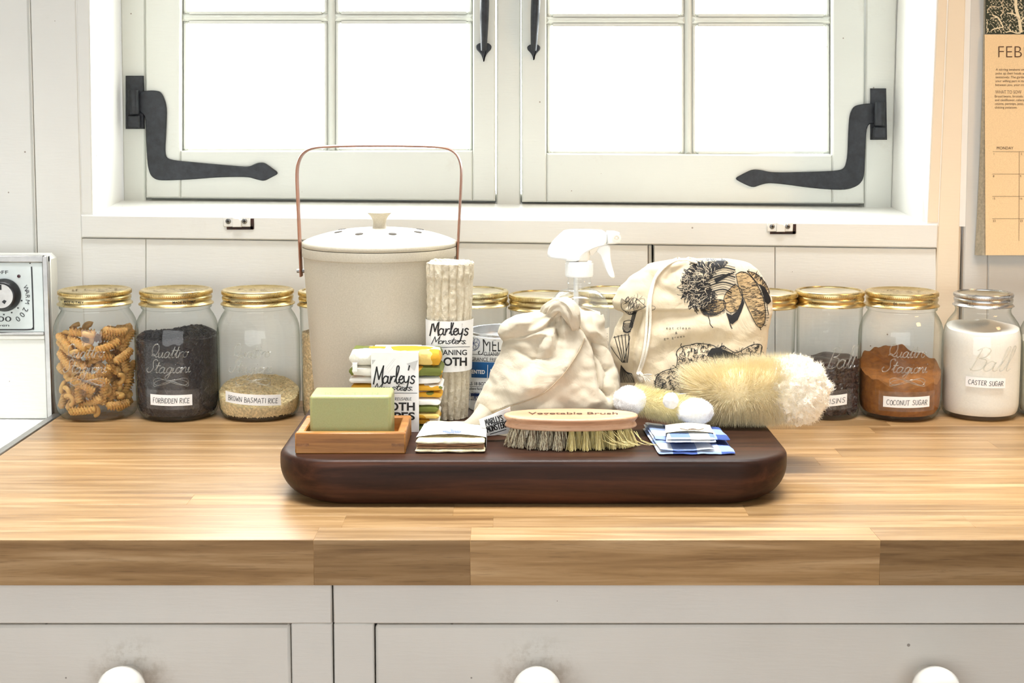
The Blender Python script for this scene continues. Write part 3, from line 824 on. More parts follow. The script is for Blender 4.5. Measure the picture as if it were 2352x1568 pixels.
def qs_emboss(r, c):
    m = emboss(r, 'Quattro', .0519, c-.024, .0815, .0175, .3, .047)
    m2 = emboss(r, 'Stagioni', .0519, c-.029, .0625, .0175, .3, .055)
    m.add(m2.v, m2.f, True); flourish(m, .0519, c+.002, .0515, .044)
    m.build('embossed_script', EMB, r)
TAPE = make_glass('clear_tape', (.93,.93,.93,1), (.7,.7,.7,1), .16, .10)
def label(r, prof, text, u0, w, z0, h, rr, tilt=0.0, tape=False, pap=None, seed=1):
    rnd = random.Random(seed); ux = rr+.0006
    mp = cyl(0, 0, ux, 0); m = M()
    m.grid(24, 3, lambda a, b: mp(u0+a*w, z0+b*h+a*tilt), False); lb = m.build('paper_label', pap or PAPER, r, 'white handwritten label reading '+text.lower())
    if tape:
        m = M(); mp0 = cyl(0, 0, rr+.0003, 0); m.grid(24, 3, lambda a, b: mp0(u0-.006+a*(w+.015), z0-.005+b*(h+.011)+a*tilt), False); m.build('clear_tape', TAPE, r)
    m = M(); mp2 = cyl(0, 0, ux+.0003, 0)
    put_strokes(m, text, CAPS, u0+w*.07, z0+h*.24, h*.46, .00055, lambda u, v: mp2(u, v+(u-u0)/w*tilt), .95, .06, rnd, width=w*.88)
    m.build('handwriting', INK, lb)
def rim_print(r, text, u, rr, z, h, bold=.0):
    m = M(); put_text(m, text, u, z, h, cyl(0, 0, rr, 0), bold); m.build('rim_print', INK, r)
def top_print(r, rr, z, seed):
    rnd = random.Random(seed); m = M(); mp = lambda u, v: (u, v, z)
    for q in range(2):
        for k in range(9):
            a = rnd.uniform(0, 2*PI); rad = rr*rnd.uniform(.1, .62)
            pts = [(rad*math.cos(a+t*.09), rad*.9*math.sin(a+t*.09)+rnd.uniform(-.0006,.0006)) for t in range(rnd.randint(3, 7))]
            ribbon(m, pts, rnd.uniform(.0006,.0018), mp)
    m.build('lid_print', LIDINK, r)
BLACKRICE = plain('black_rice', srgb(42,36,40), .5, 400, .35, .4, .001)
BASMATI = plain('brown_rice', srgb(234,212,166), .55, 350, .18, .3, .001)
OATS = plain('pale_husk_grain', srgb(222,196,152), .6, 300, .22, .3, .001)
FLOUR = plain('pale_flour', srgb(222,216,200), .9, 60, .06)
SUGARW = plain('white_sugar', srgb(250,246,238), .7, 500, .02, .2, .0006)
COCO = plain('coconut_sugar', srgb(152,94,34), .85, 160, .16, .5, .0016)
RAISIN = plain('raisin', srgb(54,28,22), .38, 120, .3, .6, .0016)
PASTA = plain('pasta', srgb(218,170,98), .5, 150, .08, .2, .0005, Subsurface_Weight=.15, Subsurface_Scale=.004)

# 1 pasta
r1, b1, _, ld = jar(226, 'glass jar of pasta spirals with gold lid, beside the cooker', 'qs')
qs_emboss(r1, 0); rim_print(r1, 'MADE IN ITALY', -.030, .0447, .1468, .0031, .02); top_print(r1, .0445, .1594, 1)
def fusilli_mesh():
    m = M(); L = .034; n = 12; ns = 56
    def f(u, v):
        a = u*2*PI; z = (v-.5)*L
        r = .0043+.0017*math.cos(3*(a)-v*2*PI*8.5)
        r *= min(1, .55+6*min(v, 1-v))
        return (r*math.cos(a)+.0012*math.sin(v*4.2), r*math.sin(a), z)
    m.grid(n, ns, f, True, True); vs = len(m.v)
    m.f.append(list(range(n))[::-1]); m.sm.append(False); m.mi.append(0); m.f.append([vs-n+k for k in range(n)]); m.sm.append(False); m.mi.append(0)
    return m
def elbow_mesh():
    m = M(); pts = [(.0062*math.cos(t), 0, .0062*math.sin(t)) for t in [PI*(.05+1.15*k/12) for k in range(13)]]
    m.tube(pts, .0030, 10, caps=False)
    m.tube(pts, .0019, 8, caps=False)
    return m
fus = fusilli_mesh().mesh('fusilli'); fus.materials.append(PASTA); elb = elbow_mesh().mesh('macaroni'); elb.materials.append(PASTA)
rp = random.Random(11); placed = []
def seg_d(p, d, L, q, e, K):
    best = 9
    for s in (-.5, -.25, 0, .25, .5):
        for t in (-.5, -.25, 0, .25, .5):
            best = min(best, ((p+d*L*s)-(q+e*K*t)).length)
    return best
tries = 0
while len(placed) < 175 and tries < 20000:
    tries += 1
    a = rp.uniform(-PI, PI) if rp.random() < .3 else rp.uniform(-PI, 0); rr = .0425*math.sqrt(rp.uniform(.35, 1)); z = .011+.1*rp.random()**1.1
    el = rp.random() < .10; L = .012 if el else .034
    p = Vector((rr*math.cos(a), rr*math.sin(a), z)); tl = rp.gauss(0, .75)
    d = (Vector((-math.sin(a), math.cos(a), 0))*math.cos(tl)+Vector((0,0,1))*math.sin(tl)+Vector((math.cos(a), math.sin(a), 0))*rp.uniform(-.35,.35)).normalized()
    ends = [p+d*L*.5, p-d*L*.5]
    if any(math.hypot(e.x, e.y) > .0455 or e.z < .0115 or e.z > .113+.006*noise2(e.x*50, e.y*50) for e in ends): continue
    if any(seg_d(p, d, L, q, e, K) < .0076 for q, e, K in placed): continue
    placed.append((p, d, L))
    o = bpy.data.objects.new('pasta_elbow' if el else 'pasta_spiral', elb if el else fus); COL.objects.link(o)
    o.location = b1+p; o.rotation_euler = (d.to_track_quat('Z', 'Y') @ Matrix.Rotation(rp.uniform(0, 6.28), 3, 'Z').to_quaternion()).to_euler()
    if el: tag(o, 'short curved golden macaroni piece among the spirals in the pasta jar', 'pasta', 'macaroni pieces in the pasta jar')
    else: tag(o, 'golden twisted pasta spiral inside the jar beside the cooker', 'pasta', 'pasta spirals in the jar')
# 2 black rice
def stuff(m, name, mat, base, label, cat):
    o = m.build(name, mat); o.location = base; return tag(o, label, cat, kind='stuff')
def tilt_top(z0, sx, sy, amp, sc, seed):
    return lambda x, y: z0+sx*x+sy*y+amp*noise2(x*sc+seed, y*sc, seed)
r2, b2, _, _ = jar(411, 'glass jar of black rice with gold lid and taped label', 'qs')
qs_emboss(r2, .001); rim_print(r2, 'MADE IN ITALY', .006, .0447, .1468, .0031, .02); top_print(r2, .0445, .1594, 2)
label(r2, QS, 'FORBIDDEN RICE', -.024, .053, .0225, .0135, .0519, -.001, True, seed=3)
tp = tilt_top(.102, .03, .05, .006, 28, 4); mm, rad = fill_mesh(inner(QS), 30, 60, tp, .02); grains_on(mm, rad, .006, tp, 2600, .0055, .0009, random.Random(5))
stuff(mm, 'black_rice', BLACKRICE, b2, 'black rice grains filling the jar with the taped label', 'rice')
# 3 brown basmati
r3, b3, _, _ = jar(597, 'glass jar part filled with brown rice, wide white label', 'qs')
qs_emboss(r3, -.001); rim_print(r3, 'MODELLO DEPOSITATO', -.022, .0447, .1468, .0026, .0); top_print(r3, .0445, .1594, 3)
label(r3, QS, 'BROWN BASMATI RICE', -.0380, .0745, .0250, .0135, .0519, -.0045, False, seed=4)
tp = tilt_top(.030, -.06, .28, .004, 30, 2); mm, rad = fill_mesh(inner(QS), 20, 60, tp, .02); grains_on(mm, rad, .006, tp, 2400, .0062, .0008, random.Random(6))
stuff(mm, 'brown_rice', BASMATI, b3, 'pale brown rice lying low in the wide labelled jar', 'rice')
# 4 behind the bin
r4, b4, _, _ = jar(767, 'glass jar of husked grain mostly hidden behind the cream bin', 'wide', lid='gold')
tp = tilt_top(.105, 0, .05, .004, 30, 5); mm, rad = fill_mesh(inner(WIDE), 24, 48, tp, .02); grains_on(mm, rad, .006, tp, 1500, .0065, .0012, random.Random(8))
stuff(mm, 'husked_grain', OATS, b4, 'tan husked grain in the jar behind the cream bin', 'grain')
# 5-7 behind the tin and the spray bottle
r5, b5, _, _ = jar(1090, 'glass jar with ribbed pale gold lid behind the white tin', 'wide', lid='pale')
tp = tilt_top(.092, 0, .1, .003, 30, 6); mm, rad = fill_mesh(inner(WIDE), 20, 48, tp, .01)
stuff(mm, 'flour', FLOUR, b5, 'pale flour in the jar behind the white tin', 'flour')
r6, b6, _, _ = jar(1246, 'empty glass jar with gold lid left behind the spray bottle', 'wide', .965, lid='gold')
r7, b7, _, _ = jar(1404, 'empty glass jar with pale lid right behind the spray bottle', 'wide', 1.005, lid='pale')
# 8 and 9
r8, b8, _, _ = jar(1748, 'embossed jar of dark dried fruit behind the printed bag', 'wide', .985, lid='gold')
emboss(r8, 'Kerr', .0400, -.023, .072, .021, .25, .047, .0007).build('embossed_script', EMB, r8)
def raisins(b, zt, lab, seed):
    tp = tilt_top(zt, 0, .06, .006, 40, seed); mm, _ = fill_mesh(inner(WIDE, .0058), 24, 48, tp, .05); _, rad = fill_mesh(inner(WIDE), 2, 6, tp, 0); rnd = random.Random(seed)
    for _ in range(800):
        a = rnd.uniform(-PI, .2); z = rnd.uniform(.008, tp(.03*math.cos(a), .03*math.sin(a))); rr = rad(z)-.0034
        p = Vector((rr*math.cos(a), rr*math.sin(a), z))
        grain(mm, p, Vector((rnd.uniform(-1,1), rnd.uniform(-1,1), rnd.uniform(-1,1))), .0105, .0030)
    stuff(mm, 'raisins', RAISIN, b, lab, 'raisins')
raisins(b8, .070, 'dark dried fruit in the jar behind the printed bag', 3)
r9, b9, _, _ = jar(1900, 'straight glass jar of raisins with flat gold lid', 'wide', 1.0, lid='gold')
emboss(r9, 'Ball', .0400, -.0125, .066, .027, .3, .040, .0008).build('embossed_script', EMB, r9)
label(r9, WIDE, 'RAISINS', -.021, .037, .0175, .0135, .0398, .0035, True, seed=9)
raisins(b9, .072, 'dark raisins in the straight jar beside the wool brush', 7)
# 10 coconut sugar
r10, b10, _, _ = jar(2064, 'glass jar of brown coconut sugar with gold lid', 'qs', .985)
qs_emboss(r10, -.006); rim_print(r10, '86 mm', -.022, .0447, .1448, .0038, .0); top_print(r10, .0445, .1574, 7)
label(r10, QS, 'COCONUT SUGAR', -.0335, .059, .0190, .0135, .0519, .001, True, seed=12)
def ctop(x, y):
    q = .048+.42*(y+.03)+.006*noise2(x*45, y*45, 3)+.004*noise2(x*110, y*110, 1); return max(.034, min(.086, q))
mm, rad = fill_mesh(inner(QS), 24, 90, ctop, .03)
stuff(mm, 'coconut_sugar', COCO, b10, 'caked brown coconut sugar piled up the back of its jar', 'sugar')
# 11 caster sugar, 12 at the picture edge
r11, b11, _, _ = jar(2250, 'glass jar full of white caster sugar with silver lid', 'reg', .985, lid='silver')
emboss(r11, 'Ball', .0484, -.0316, .064, .030, .35, .052, .0007).build('embossed_script', EMB, r11)
label(r11, REG, 'CASTER SUGAR', -.0340, .049, .0440, .0125, .0484, -.001, False, seed=14)
tp = tilt_top(.112, 0, .1, .003, 30, 8); mm, rad = fill_mesh(inner(REG), 40, 60, tp, .0)
stuff(mm, 'caster_sugar', SUGARW, b11, 'white caster sugar filling the silver lidded jar', 'sugar')
r12, b12, _, _ = jar(2425, 'glass jar of white powder cut off by the right picture edge', 'reg', .97, lid='silver')
tp = tilt_top(.095, 0, .1, .003, 30, 9); mm, rad = fill_mesh(inner(REG), 30, 48, tp, .0)
stuff(mm, 'white_powder', FLOUR, b12, 'white powder in the jar cut off by the picture edge', 'flour')
# ================================================================== WOODEN BOARD
BT = .946
WALNUT = wood('walnut_wood', srgb(32,18,12), srgb(52,30,20), srgb(82,49,33), .42, (1.3, 18, 18), 3.2, 0, .05, coat=.0, spec=.2)
def round_rect(x0, x1, y0, y1, r, k=10):
    out = []
    for cx_, cy_, a0 in ((x1-r, y1-r, 0), (x0+r, y1-r, PI/2), (x0+r, y0+r, PI), (x1-r, y0+r, 1.5*PI)):
        out += [(cx_+r*math.cos(a0+PI/2*i/k), cy_+r*math.sin(a0+PI/2*i/k)) for i in range(k+1)]
    return out
BX0, BX1, BY0, BY1 = -.2315, .2745, -.5105, -.160
def dense(p, k=3):
    """finer steps between the profile's own points"""
    q = [p[0]]+list(p)+[p[-1]]; out = []
    for i in range(1, len(q)-2):
        a, b, c, d = (Vector(z) for z in q[i-1:i+3])
        for j in range(k if 1 < i < 8 else 1):
            t = j/k; out.append(tuple(.5*((2*b)+(c-a)*t+(2*a-5*b+4*c-d)*t*t+(3*b-a-3*c+d)*t**3)))
    return out+[p[-1]]
m = M(); rings = []
for ins, ex, z in dense(((.050,.02,CT+.0005),(.014,.016,CT+.0005),(.007,.013,CT+.0030),(.003,.008,CT+.008),(.0008,.0035,CT+.016),(0,.0008,CT+.025),(0,0,CT+.032),(.0002,.0001,CT+.0415),(.0009,.0006,CT+.0438),(.0023,.0015,CT+.0454),(.0042,.0025,BT),(.05,.0025,BT),(.12,.0025,BT))):
    pts = round_rect(BX0+ins+ex, BX1-ins-ex, BY0+ins, BY1-ins, max(.006, .058-ins*.8), 18); rings.append([(x, y, z) for x, y in pts])
n = len(rings[0]); vs = [p for rg in rings for p in rg]
fs = [(j*n+k, j*n+(k+1)%n, (j+1)*n+(k+1)%n, (j+1)*n+k) for j in range(len(rings)-1) for k in range(n)]
fs += [[k for k in range(n)][::-1], [(len(rings)-1)*n+k for k in range(n)]]
m.add(vs, fs, True)
o = m.build('serving_board', WALNUT); tag(o, 'thick dark walnut board with rounded corners carrying the cleaning things', 'board')

# ------------------------------------------------------------------ soap dish and soap
BAMBOO = wood('bamboo_wood', srgb(132,82,34), srgb(168,112,52), srgb(192,138,74), .42, (2, 50, 60), 3.0, .12, .05)
BEND = wood('bamboo_end_grain', srgb(112,70,34), srgb(140,92,48), srgb(160,110,60), .5, (40, 40, 40), 3.0, .1, .05)
x0, x1, y0 = -.2125, -.1043, -.484; y1 = y0+.082; zt = atd(1176, 994, y0-CY).z; wl = .0085
dish = thing('soap_dish', 'open bamboo tray holding the green soap bar', 'soap dish', ((x0+x1)/2, (y0+y1)/2, BT))
build_w(M().box(x0, x1, y0, y0+wl, BT, zt, .0012), 'side_board', BAMBOO, dish)
build_w(M().box(x0, x1, y1-wl, y1, BT, zt, .0012), 'side_board', BAMBOO, dish)
build_w(M().box(x0+.0004, x0+wl, y0+wl, y1-wl, BT, zt-.0003, .0012), 'side_board', BAMBOO, dish)
build_w(M().box(x1-wl, x1-.0004, y0+wl, y1-wl, BT, zt-.0003, .0012), 'side_board', BAMBOO, dish)
build_w(M().box(x0+wl, x1-wl, y0+wl, y1-wl, BT+.0005, BT+.006), 'bottom_board', BAMBOO, dish)
for xx in (x0+.0075, x1-.0075):
    build_w(M().box(xx-.0062, xx+.0062, y0-.0002, y0+.001, BT+.0075, BT+.0105), 'finger_joint', BEND, dish, 'darker end grain of the finger joint')
t = NT('green_soap'); v = t.coords()
nz = t.noise(v, 900, 3, .6)
SOAP = t.bsdf(t.ramp(nz, [(.3, srgb(158,161,106)), (.7, srgb(168,171,116))]), .42, t.noise(v, 60, 5), .12, .0008, Subsurface_Weight=.35, Subsurface_Scale=.006)
ds = -.463-CY; sx0, sx1 = atd(711, 950, ds).x, atd(898, 950, ds).x; sz = atd(1176, 908, ds).z
soap = M().box(sx0, sx1, ds+CY, ds+CY+.044, BT+.0062, sz, .0022)
so = thing('soap_bar', 'pale green rectangular soap bar standing in the bamboo tray', 'soap', ((sx0+sx1)/2, ds+CY+.022, BT+.0062))
sb = build_w(soap, 'soap_block', SOAP, so); 
md = sb.modifiers.new('bevel', 'BEVEL'); md.width = .0008; md.segments = 2
bv = bvh_of(soap); mp = photo_onto(bv, .0002)
STAMP = plain('stamped_soap_shade', srgb(150,154,112), .6, 50, .05)
m = M()
for ch, xx in (('M', 746), ('A', 778), ('T', 808), ('I', 829), ('N', 854)): put_text(m, ch, xx, -906.5, 5.5, mp, .0, width=15 if ch != 'I' else 4)
build_w(m, 'stamped_letters', STAMP, so)

# ------------------------------------------------------------------ compost bin
t = NT('cream_bamboo_plastic'); v = t.coords(); nz = t.noise(v, 700, 3, .7)
BINM = t.bsdf(t.ramp(nz, [(.35, srgb(190,181,161)), (.7, srgb(205,196,177))]), .45, nz, .05, .0003)
DB = 1.612; bc = atd(873.5, 700, DB); bc.z = BT
S = (bc-Vector((0,CY,CZ))).dot(Vector((0,cs,-sn)))/F
rim = 172.5*S; zr = atd(1176, 565, DB).z-BT; zl = atd(1176, 553, DB).z-BT; rb = 150*S
bin_ = thing('compost_bin', 'tall cream compost bin with vented lid and bentwood handle', 'bin', bc)
m = M(); m.lathe([(0,.001),(rb*.93,.001),(rb*.98,.002),(rb,.005)]+[(rb+(rim-rb)*(k/12)**.9, .005+(zr-.016)*k/12) for k in range(1,13)]+[(rim+.0012,zr-.010),(rim+.0016,zr-.006),(rim+.0012,zr),(rim-.004,zr),(rim-.006,zr-.02),(rb-.006,.006),(0,.006)], 96)
m.build('bin_body', BINM, bin_)
m = M(); dome = atd(1176, 524, DB).z-BT-zl
prof = [(rim-.006,zr+.0006),(rim+.0004,zr+.0006),(rim+.0012,zr+.0016),(rim+.0012,zl-.001),(rim+.0004,zl)]+[(rim*(1-k/16), zl+dome*math.sin(min(1,(k/16)*1.25)*PI/2)**.8) for k in range(1,16)]+[(0, zl+dome)]
m.lathe(prof, 96); lid = m.build('bin_lid', BINM, bin_)
zk = zl+dome-.0006
M().lathe([(.0098,zk),(.0082,zk+.0015),(.0072,zk+.006),(.0076,zk+.010),(.0102,zk+.0145),(.0134,zk+.0178),(.0137,zk+.0186),(.0132,zk+.0192),(.008,zk+.0188),(0,zk+.0186)], 40).build('lid_knob', BINM, lid)
HOLE = plain('vent_hole_dark', srgb(70,62,52), .8)
for k in range(8):
    a = PI/8+k*PI/4; rr = rim*.56; q = .56
    z = zl+dome*math.sin(min(1,(1-q)*1.25)*PI/2)**.8
    sl = .16
    T = Matrix.Translation((rr*math.cos(a), rr*math.sin(a), z+.0004)) @ Matrix.Rotation(a, 4, 'Z') @ Matrix.Rotation(sl, 4, 'Y')
    M().lathe([(.0046,-.0006),(.0045,.0001),(.004,.00025),(0,.0003)], 20, T).build('vent_hole', HOLE, lid)
BENT = wood('bentwood_handle_wood', srgb(110,62,34), srgb(140,84,50), srgb(160,102,64), .4, (22, 22, 4), 2.0, 0, .04)
hp = [(692,634),(690,590),(687,520),(684,450),(682.5,400),(686,372),(697,352),(716,341),(745,337),(810,335),(873,334.5),(935,335),(1000,337),(1030,342),(1048,354),(1057,373),(1059.5,400),(1057,460),(1053,540),(1050,600),(1049,634)]
hp = catmull(hp, 3); hpts = [atd(x, y, DB) for x, y in hp]
build_w(M().tube(hpts, .0013, 10, flat=(1.25, 7.0)), 'handle', BENT, bin_)
for xx in (694, 1047):
    p = atd(xx, 622, DB); T = Matrix.Translation(p) @ Matrix.Rotation(PI/2, 4, 'Y')
    build_w(M().lathe([(0,-.006),(.0022,-.006),(.0022,.006),(0,.006)], 14, T), 'handle_pin', STEEL, bin_)

# ------------------------------------------------------------------ rolled cleaning cloth
t = NT('cream_looped_cotton'); v = t.coords(); nz = t.noise(v, 260, 6, .7)
FLEECE = t.bsdf(t.ramp(nz, [(.25, srgb(216,200,168)), (.6, srgb(236,225,200))]), .95, nz, .9, .003)
DR = 1.528; rt, rbm = atd(1034, 604, DR), atd(1030, 955, DR); rbm.z = BT
SR = S*DR/DB
roll = thing('cleaning_cloth_roll', 'rolled cream ribbed cleaning cloth standing upright in a paper band', 'cloth', rbm)
NU = 180
def roll_r(u, v):
    a = u*2*PI
    rib = abs(math.sin(a*8.0+.9*noise2(v*7, math.cos(a)*3, math.sin(a)*3)))**.7
    r = (46+8*v+1.5*(v > .9))*SR
    return r*(1-.15*(1-rib))+.0009*noise2(a*9, v*40)
def rollp(u, v):
    a = u*2*PI; r = roll_r(u, v)
    return (rbm.x+(rt.x-rbm.x)*v+r*math.cos(a), rbm.y+r*math.sin(a), BT+.0006+(rt.z-BT)*v+.0012*noise2(a*5, v*3)*v)
m = M(); m.grid(NU, 90, rollp, True, True)
# spiral of the rolled end
top = []
for j, q in enumerate((.93,.8,.66,.52,.38,.24,.1)):
    row = []
    for k in range(NU):
        a = 2*PI*k/NU; x, y, z = rollp(k/NU, 1); s_ = q+.10*a/(2*PI)
        row.append((rt.x+(x-rt.x)*q, rbm.y+(y-rbm.y)*q, z+.0030*(.4+.6*math.sin((q*22)+a))*(1 if q < .9 else .5)))
    top.append(row)
base = 89*NU; vs = [p for rw in top for p in rw]; b0 = len(m.v); m.add(vs, [], True)
prev = [base+k for k in range(NU)]
for j in range(len(top)):
    row = [b0+j*NU+k for k in range(NU)]
    for k in range(NU): m.f.append([prev[k], prev[(k+1)%NU], row[(k+1)%NU], row[k]]); m.sm.append(True); m.mi.append(0)
    prev = row
m.f.append(prev); m.sm.append(True); m.mi.append(0)
build_w(m, 'rolled_cloth', FLEECE, roll)
v0, v1 = (atd(1176, 845, DR).z-BT)/(rt.z-BT), (atd(1176, 730, DR).z-BT)/(rt.z-BT)
def bandp(u, v):
    q = v0+(v1-v0)*v; a = u*2*PI; r = (49.0+7*q)*SR+.0006
    return (rbm.x+(rt.x-rbm.x)*q+r*math.cos(a), rbm.y+r*math.sin(a), BT+(rt.z-BT)*q)
bm = M(); bm.grid(96, 8, bandp, True, True)
bvr = bvh_of(bm); mpr = photo_onto(bvr, .0004)
band = build_w(bm, 'paper_band', PAPER, roll)
m = M()
put_strokes(m, "Marley's", SCR, 988, -769, 35, 3.0, mpr, slant=.06, width=88)
put_strokes(m, 'Monsters.', SCR, 992, -789, 17, 1.7, mpr, slant=.15, width=80)
ribbon(m, [(988+k*10, -798+k*.2) for k in range(10)], 1.1, mpr)
put_text(m, 'CLEANING', 989, -815, 12.5, mpr, .012, width=83)
put_text(m, 'CLOTH', 988, -839, 19, mpr, .03, width=84)
build_w(m, 'printed_lettering', INK, band)

# ------------------------------------------------------------------ bundle of printed cloth wipes
t = NT('lemon_print_cotton'); v = t.coords(); oi = t.n('ObjectInfo')
ad = t.n('VectorMath', operation='ADD'); cb = t.n('CombineXYZ'); t.l(t.math('MULTIPLY', oi.outputs['Random'], 3.1), cb.inputs[0]); t.l(t.math('MULTIPLY', oi.outputs['Random'], 5.7), cb.inputs[2])
t.l(v, ad.inputs[0]); t.l(cb.outputs[0], ad.inputs[1])
wv = t.n('VectorMath', operation='ADD'); nzc = t.n('TexNoise'); nzc.inputs['Scale'].default_value = 60
sc_ = t.n('VectorMath', operation='SCALE'); sc_.inputs['Scale'].default_value = .014; t.l(ad.outputs[0], nzc.inputs['Vector']); t.l(nzc.outputs[1], sc_.inputs[0])
t.l(ad.outputs[0], wv.inputs[0]); t.l(sc_.outputs[0], wv.inputs[1])
vo = t.n('TexVoronoi'); vo.inputs['Scale'].default_value = 30; t.l(wv.outputs[0], vo.inputs['Vector'])
sep = t.n('SeparateColor'); t.l(vo.outputs['Color'], sep.inputs[0])
lem = t.ramp(sep.outputs[0], [(0, srgb(244,240,230)), (.44, srgb(204,150,34)), (.64, srgb(234,228,214)), (.77, srgb(226,194,112)), (.86, srgb(106,112,46))], 'CONSTANT')
LEMON = t.bsdf(lem, .85, t.noise(v, 500, 3), .35, .0008)
def loop_slab(m, c, z0, z1, nx=28, nl=20, e=.5, amp=.0006, seed=0, tz=None, sag=0.0):
    """soft slab over a footprint c = (front-left, front-right, back-right, back-left) xy, rounded edges all round"""
    fl, frr, br, bl = (Vector(q) for q in c); h = (z1-z0)/2; zc = (z0+z1)/2
    def f(u, v):
        a = v*2*PI; s = u*2-1
        cy_ = math.copysign(abs(math.cos(a))**e, math.cos(a)); cz_ = math.copysign(abs(math.sin(a))**e, math.sin(a))
        endk = (1-max(0, (abs(s)-.93)/.07)**2*.75)
        p = fl.lerp(frr, u).lerp(bl.lerp(br, u), .5-.5*cy_*(.985+.015*endk))
        z = zc+h*cz_*endk+(tz(u, .5-.5*cy_) if tz else 0)
        k = amp*noise2(p.x*90+seed, p.y*90, z*200+seed)
        return (p.x+k*.5, p.y+k, z+k*.7)
    vs = []; fs = []
    for i in range(nx):
        for j in range(nl): vs.append(f(i/(nx-1), j/nl))
    for i in range(nx-1):
        for j in range(nl):
            l = (j+1)%nl; fs.append((i*nl+j, (i+1)*nl+j, (i+1)*nl+l, i*nl+l))
    fs.append([j for j in range(nl)]); fs.append([(nx-1)*nl+j for j in range(nl)][::-1])
    return m.add(vs, fs, True)
DW = 1.452
wp0 = atd(905, 980, DW); wipes = thing('cloth_wipe_bundle', 'stack of folded lemon print cloth wipes in a white paper band', 'cloths', (wp0.x, wp0.y+.03, BT))
lv = [977.5, 966, 953.5, 940.5, 925, 909, 895, 880.5, 865, 842, 809]
ys = [atd(1176, y, DW).z for y in lv]; k0 = BT-ys[0]+.0004
for k in range(10):
    za, zb_ = ys[k]+k0*(1-k/10), ys[k+1]+k0*(1-(k+1)/10); rnd = random.Random(k)
    xl = 803+rnd.uniform(-3, 4); xr = 1014+(-8 if k < 4 else 0)+rnd.uniform(-3, 3)
    pl, pr = atd(xl, 900, DW+.003), atd(xr, 900, DW+.003); yo = rnd.uniform(-.001, .001)
    m = M(); loop_slab(m, ((pl.x, pl.y+yo), (pr.x, pr.y+yo), (pr.x, pr.y+.047+yo), (pl.x, pl.y+.047+yo)), za+.0001, zb_-.0001, 40, 18, .42, .0008, k*3.3,
                       (lambda u, q, kk=k: (.0012*math.sin(u*7+kk)+.002*(1-u)*(kk == 9))*(kk > 3)*.4))
    build_w(m, 'folded_wipe', LEMON, wipes)
bx0, bx1 = atd(853, 900, DW-.001).x, atd(962, 900, DW-.001).x; yf = DW-.0012+CY; ztb = atd(1176, 813, DW).z+.0012
bm = M(); bm.box(bx0, bx1, yf, yf+.0006, BT+.0003, ztb); bm.box(bx0, bx1, yf, yf+.0495, ztb, ztb+.0006); bm.box(bx0, bx1, yf+.049, yf+.0495, BT+.0003, ztb)
bvw = bvh_of(bm); mpw = photo_onto(bvw, .0003)
band = build_w(bm, 'paper_band', PAPER, wipes)
m = M()
put_strokes(m, "Marley's", SCR, 858, -880, 40, 3.2, mpw, slant=.06, width=96)
put_strokes(m, 'Monsters.', SCR, 858, -896, 17, 1.8, mpw, slant=.15, width=92)
ribbon(m, [(858+k*10, -902.5) for k in range(11)], 1.0, mpw)
put_strokes(m, 'WASHABLE + REUSABLE', CAPS, 858, -919, 6.5, .9, mpw, width=88)
put_text(m, 'CLOTH', 858, -942, 18.5, mpw, .03, width=95)
put_text(m, 'WIPES', 858, -963.5, 17.5, mpw, .03, width=95)
build_w(m, 'printed_lettering', INK, band)
GREYINK = plain('pale_grey_print', srgb(206,204,200), .7, 50, .02, 0)
m = M(); b3 = photo_onto(bvw, .0002)
def scan_fill(m, poly, mp, step=1.2, seg=5):
    ys_ = [p[1] for p in poly]; y = min(ys_)+step/2
    while y < max(ys_):
        xs = []
        for a, b in zip(poly, poly[1:]+poly[:1]):
            if (a[1] <= y) != (b[1] <= y): xs.append(a[0]+(b[0]-a[0])*(y-a[1])/(b[1]-a[1]))
        xs.sort()
        for xa, xb in zip(xs[::2], xs[1::2]):
            if xb-xa < .2: continue
            k = max(1, int((xb-xa)/seg)); ribbon(m, [(xa+(xb-xa)*i/k, y) for i in range(k+1)], step*1.08, mp)
        y += step
    return m
[scan_fill(m, q, b3, .45, 12) for q in ([(934,-835),(960,-827),(952,-851)], [(910,-884),(925,-876),(930,-883)], [(854,-826),(863,-826),(855,-837)])]
for a_ in ((884,-848,905,-823), (889,-849,908,-824), (892,-856,906,-838)): ribbon(m, [(a_[0], a_[1]), (a_[2], a_[3])], .6, b3)
build_w(m, 'printed_triangles', GREYINK, band)
tg = M(); p = atd(815, 842, DW-.0012); tg.box(p.x-.0024, p.x+.0024, p.y-.0006, p.y+.002, p.z-.005, p.z+.004); build_w(tg, 'sewn_tag', PAPER, wipes)

# ------------------------------------------------------------------ white tin
TIN = plain('white_tin_label', srgb(238,238,236), .4, 90, .02, .02)
TINM = metal('bare_tin_metal', srgb(190,192,194), srgb(222,224,226), .3)
BLUE = plain('deep_blue_print', srgb(20,84,140), .5, 60, .03, 0)
NAVY = plain('navy_print', srgb(28,58,118), .5, 60, .03, 0)
DT = 1.583; tc = atd(1166, 900, DT); tc.z = BT
ST = S*DT/DB; tr = 91*ST; th = atd(1176, 757, DT).z-BT
tin = thing('cleaning_powder_tin', 'round white tin with blue label bands behind the muslin bag', 'tin', tc)
bodym = M(); bodym.lathe([(tr*.985, .004),(tr*.985, th*.93)], 96); 
for p_ in bodym.v: pass
tb = M(); tb.lathe([(0,.0008),(tr*.97,.0008),(tr,.0005),(tr,.003),(tr*.985,.004),(tr*.985,th*.93),(tr*.99,th*.935),(tr*1.003,th*.95),(tr*1.003,th*.965),(tr*.99,th*.97)], 96); tb.build('tin_body', TIN, tin)
M().lathe([(tr*.99,th*.97),(tr*.995,th),(tr*.975,th+.0006),(tr*.96,th),(tr*.95,th-.008),(0,th-.008)], 96).build('rim', TINM, tin)
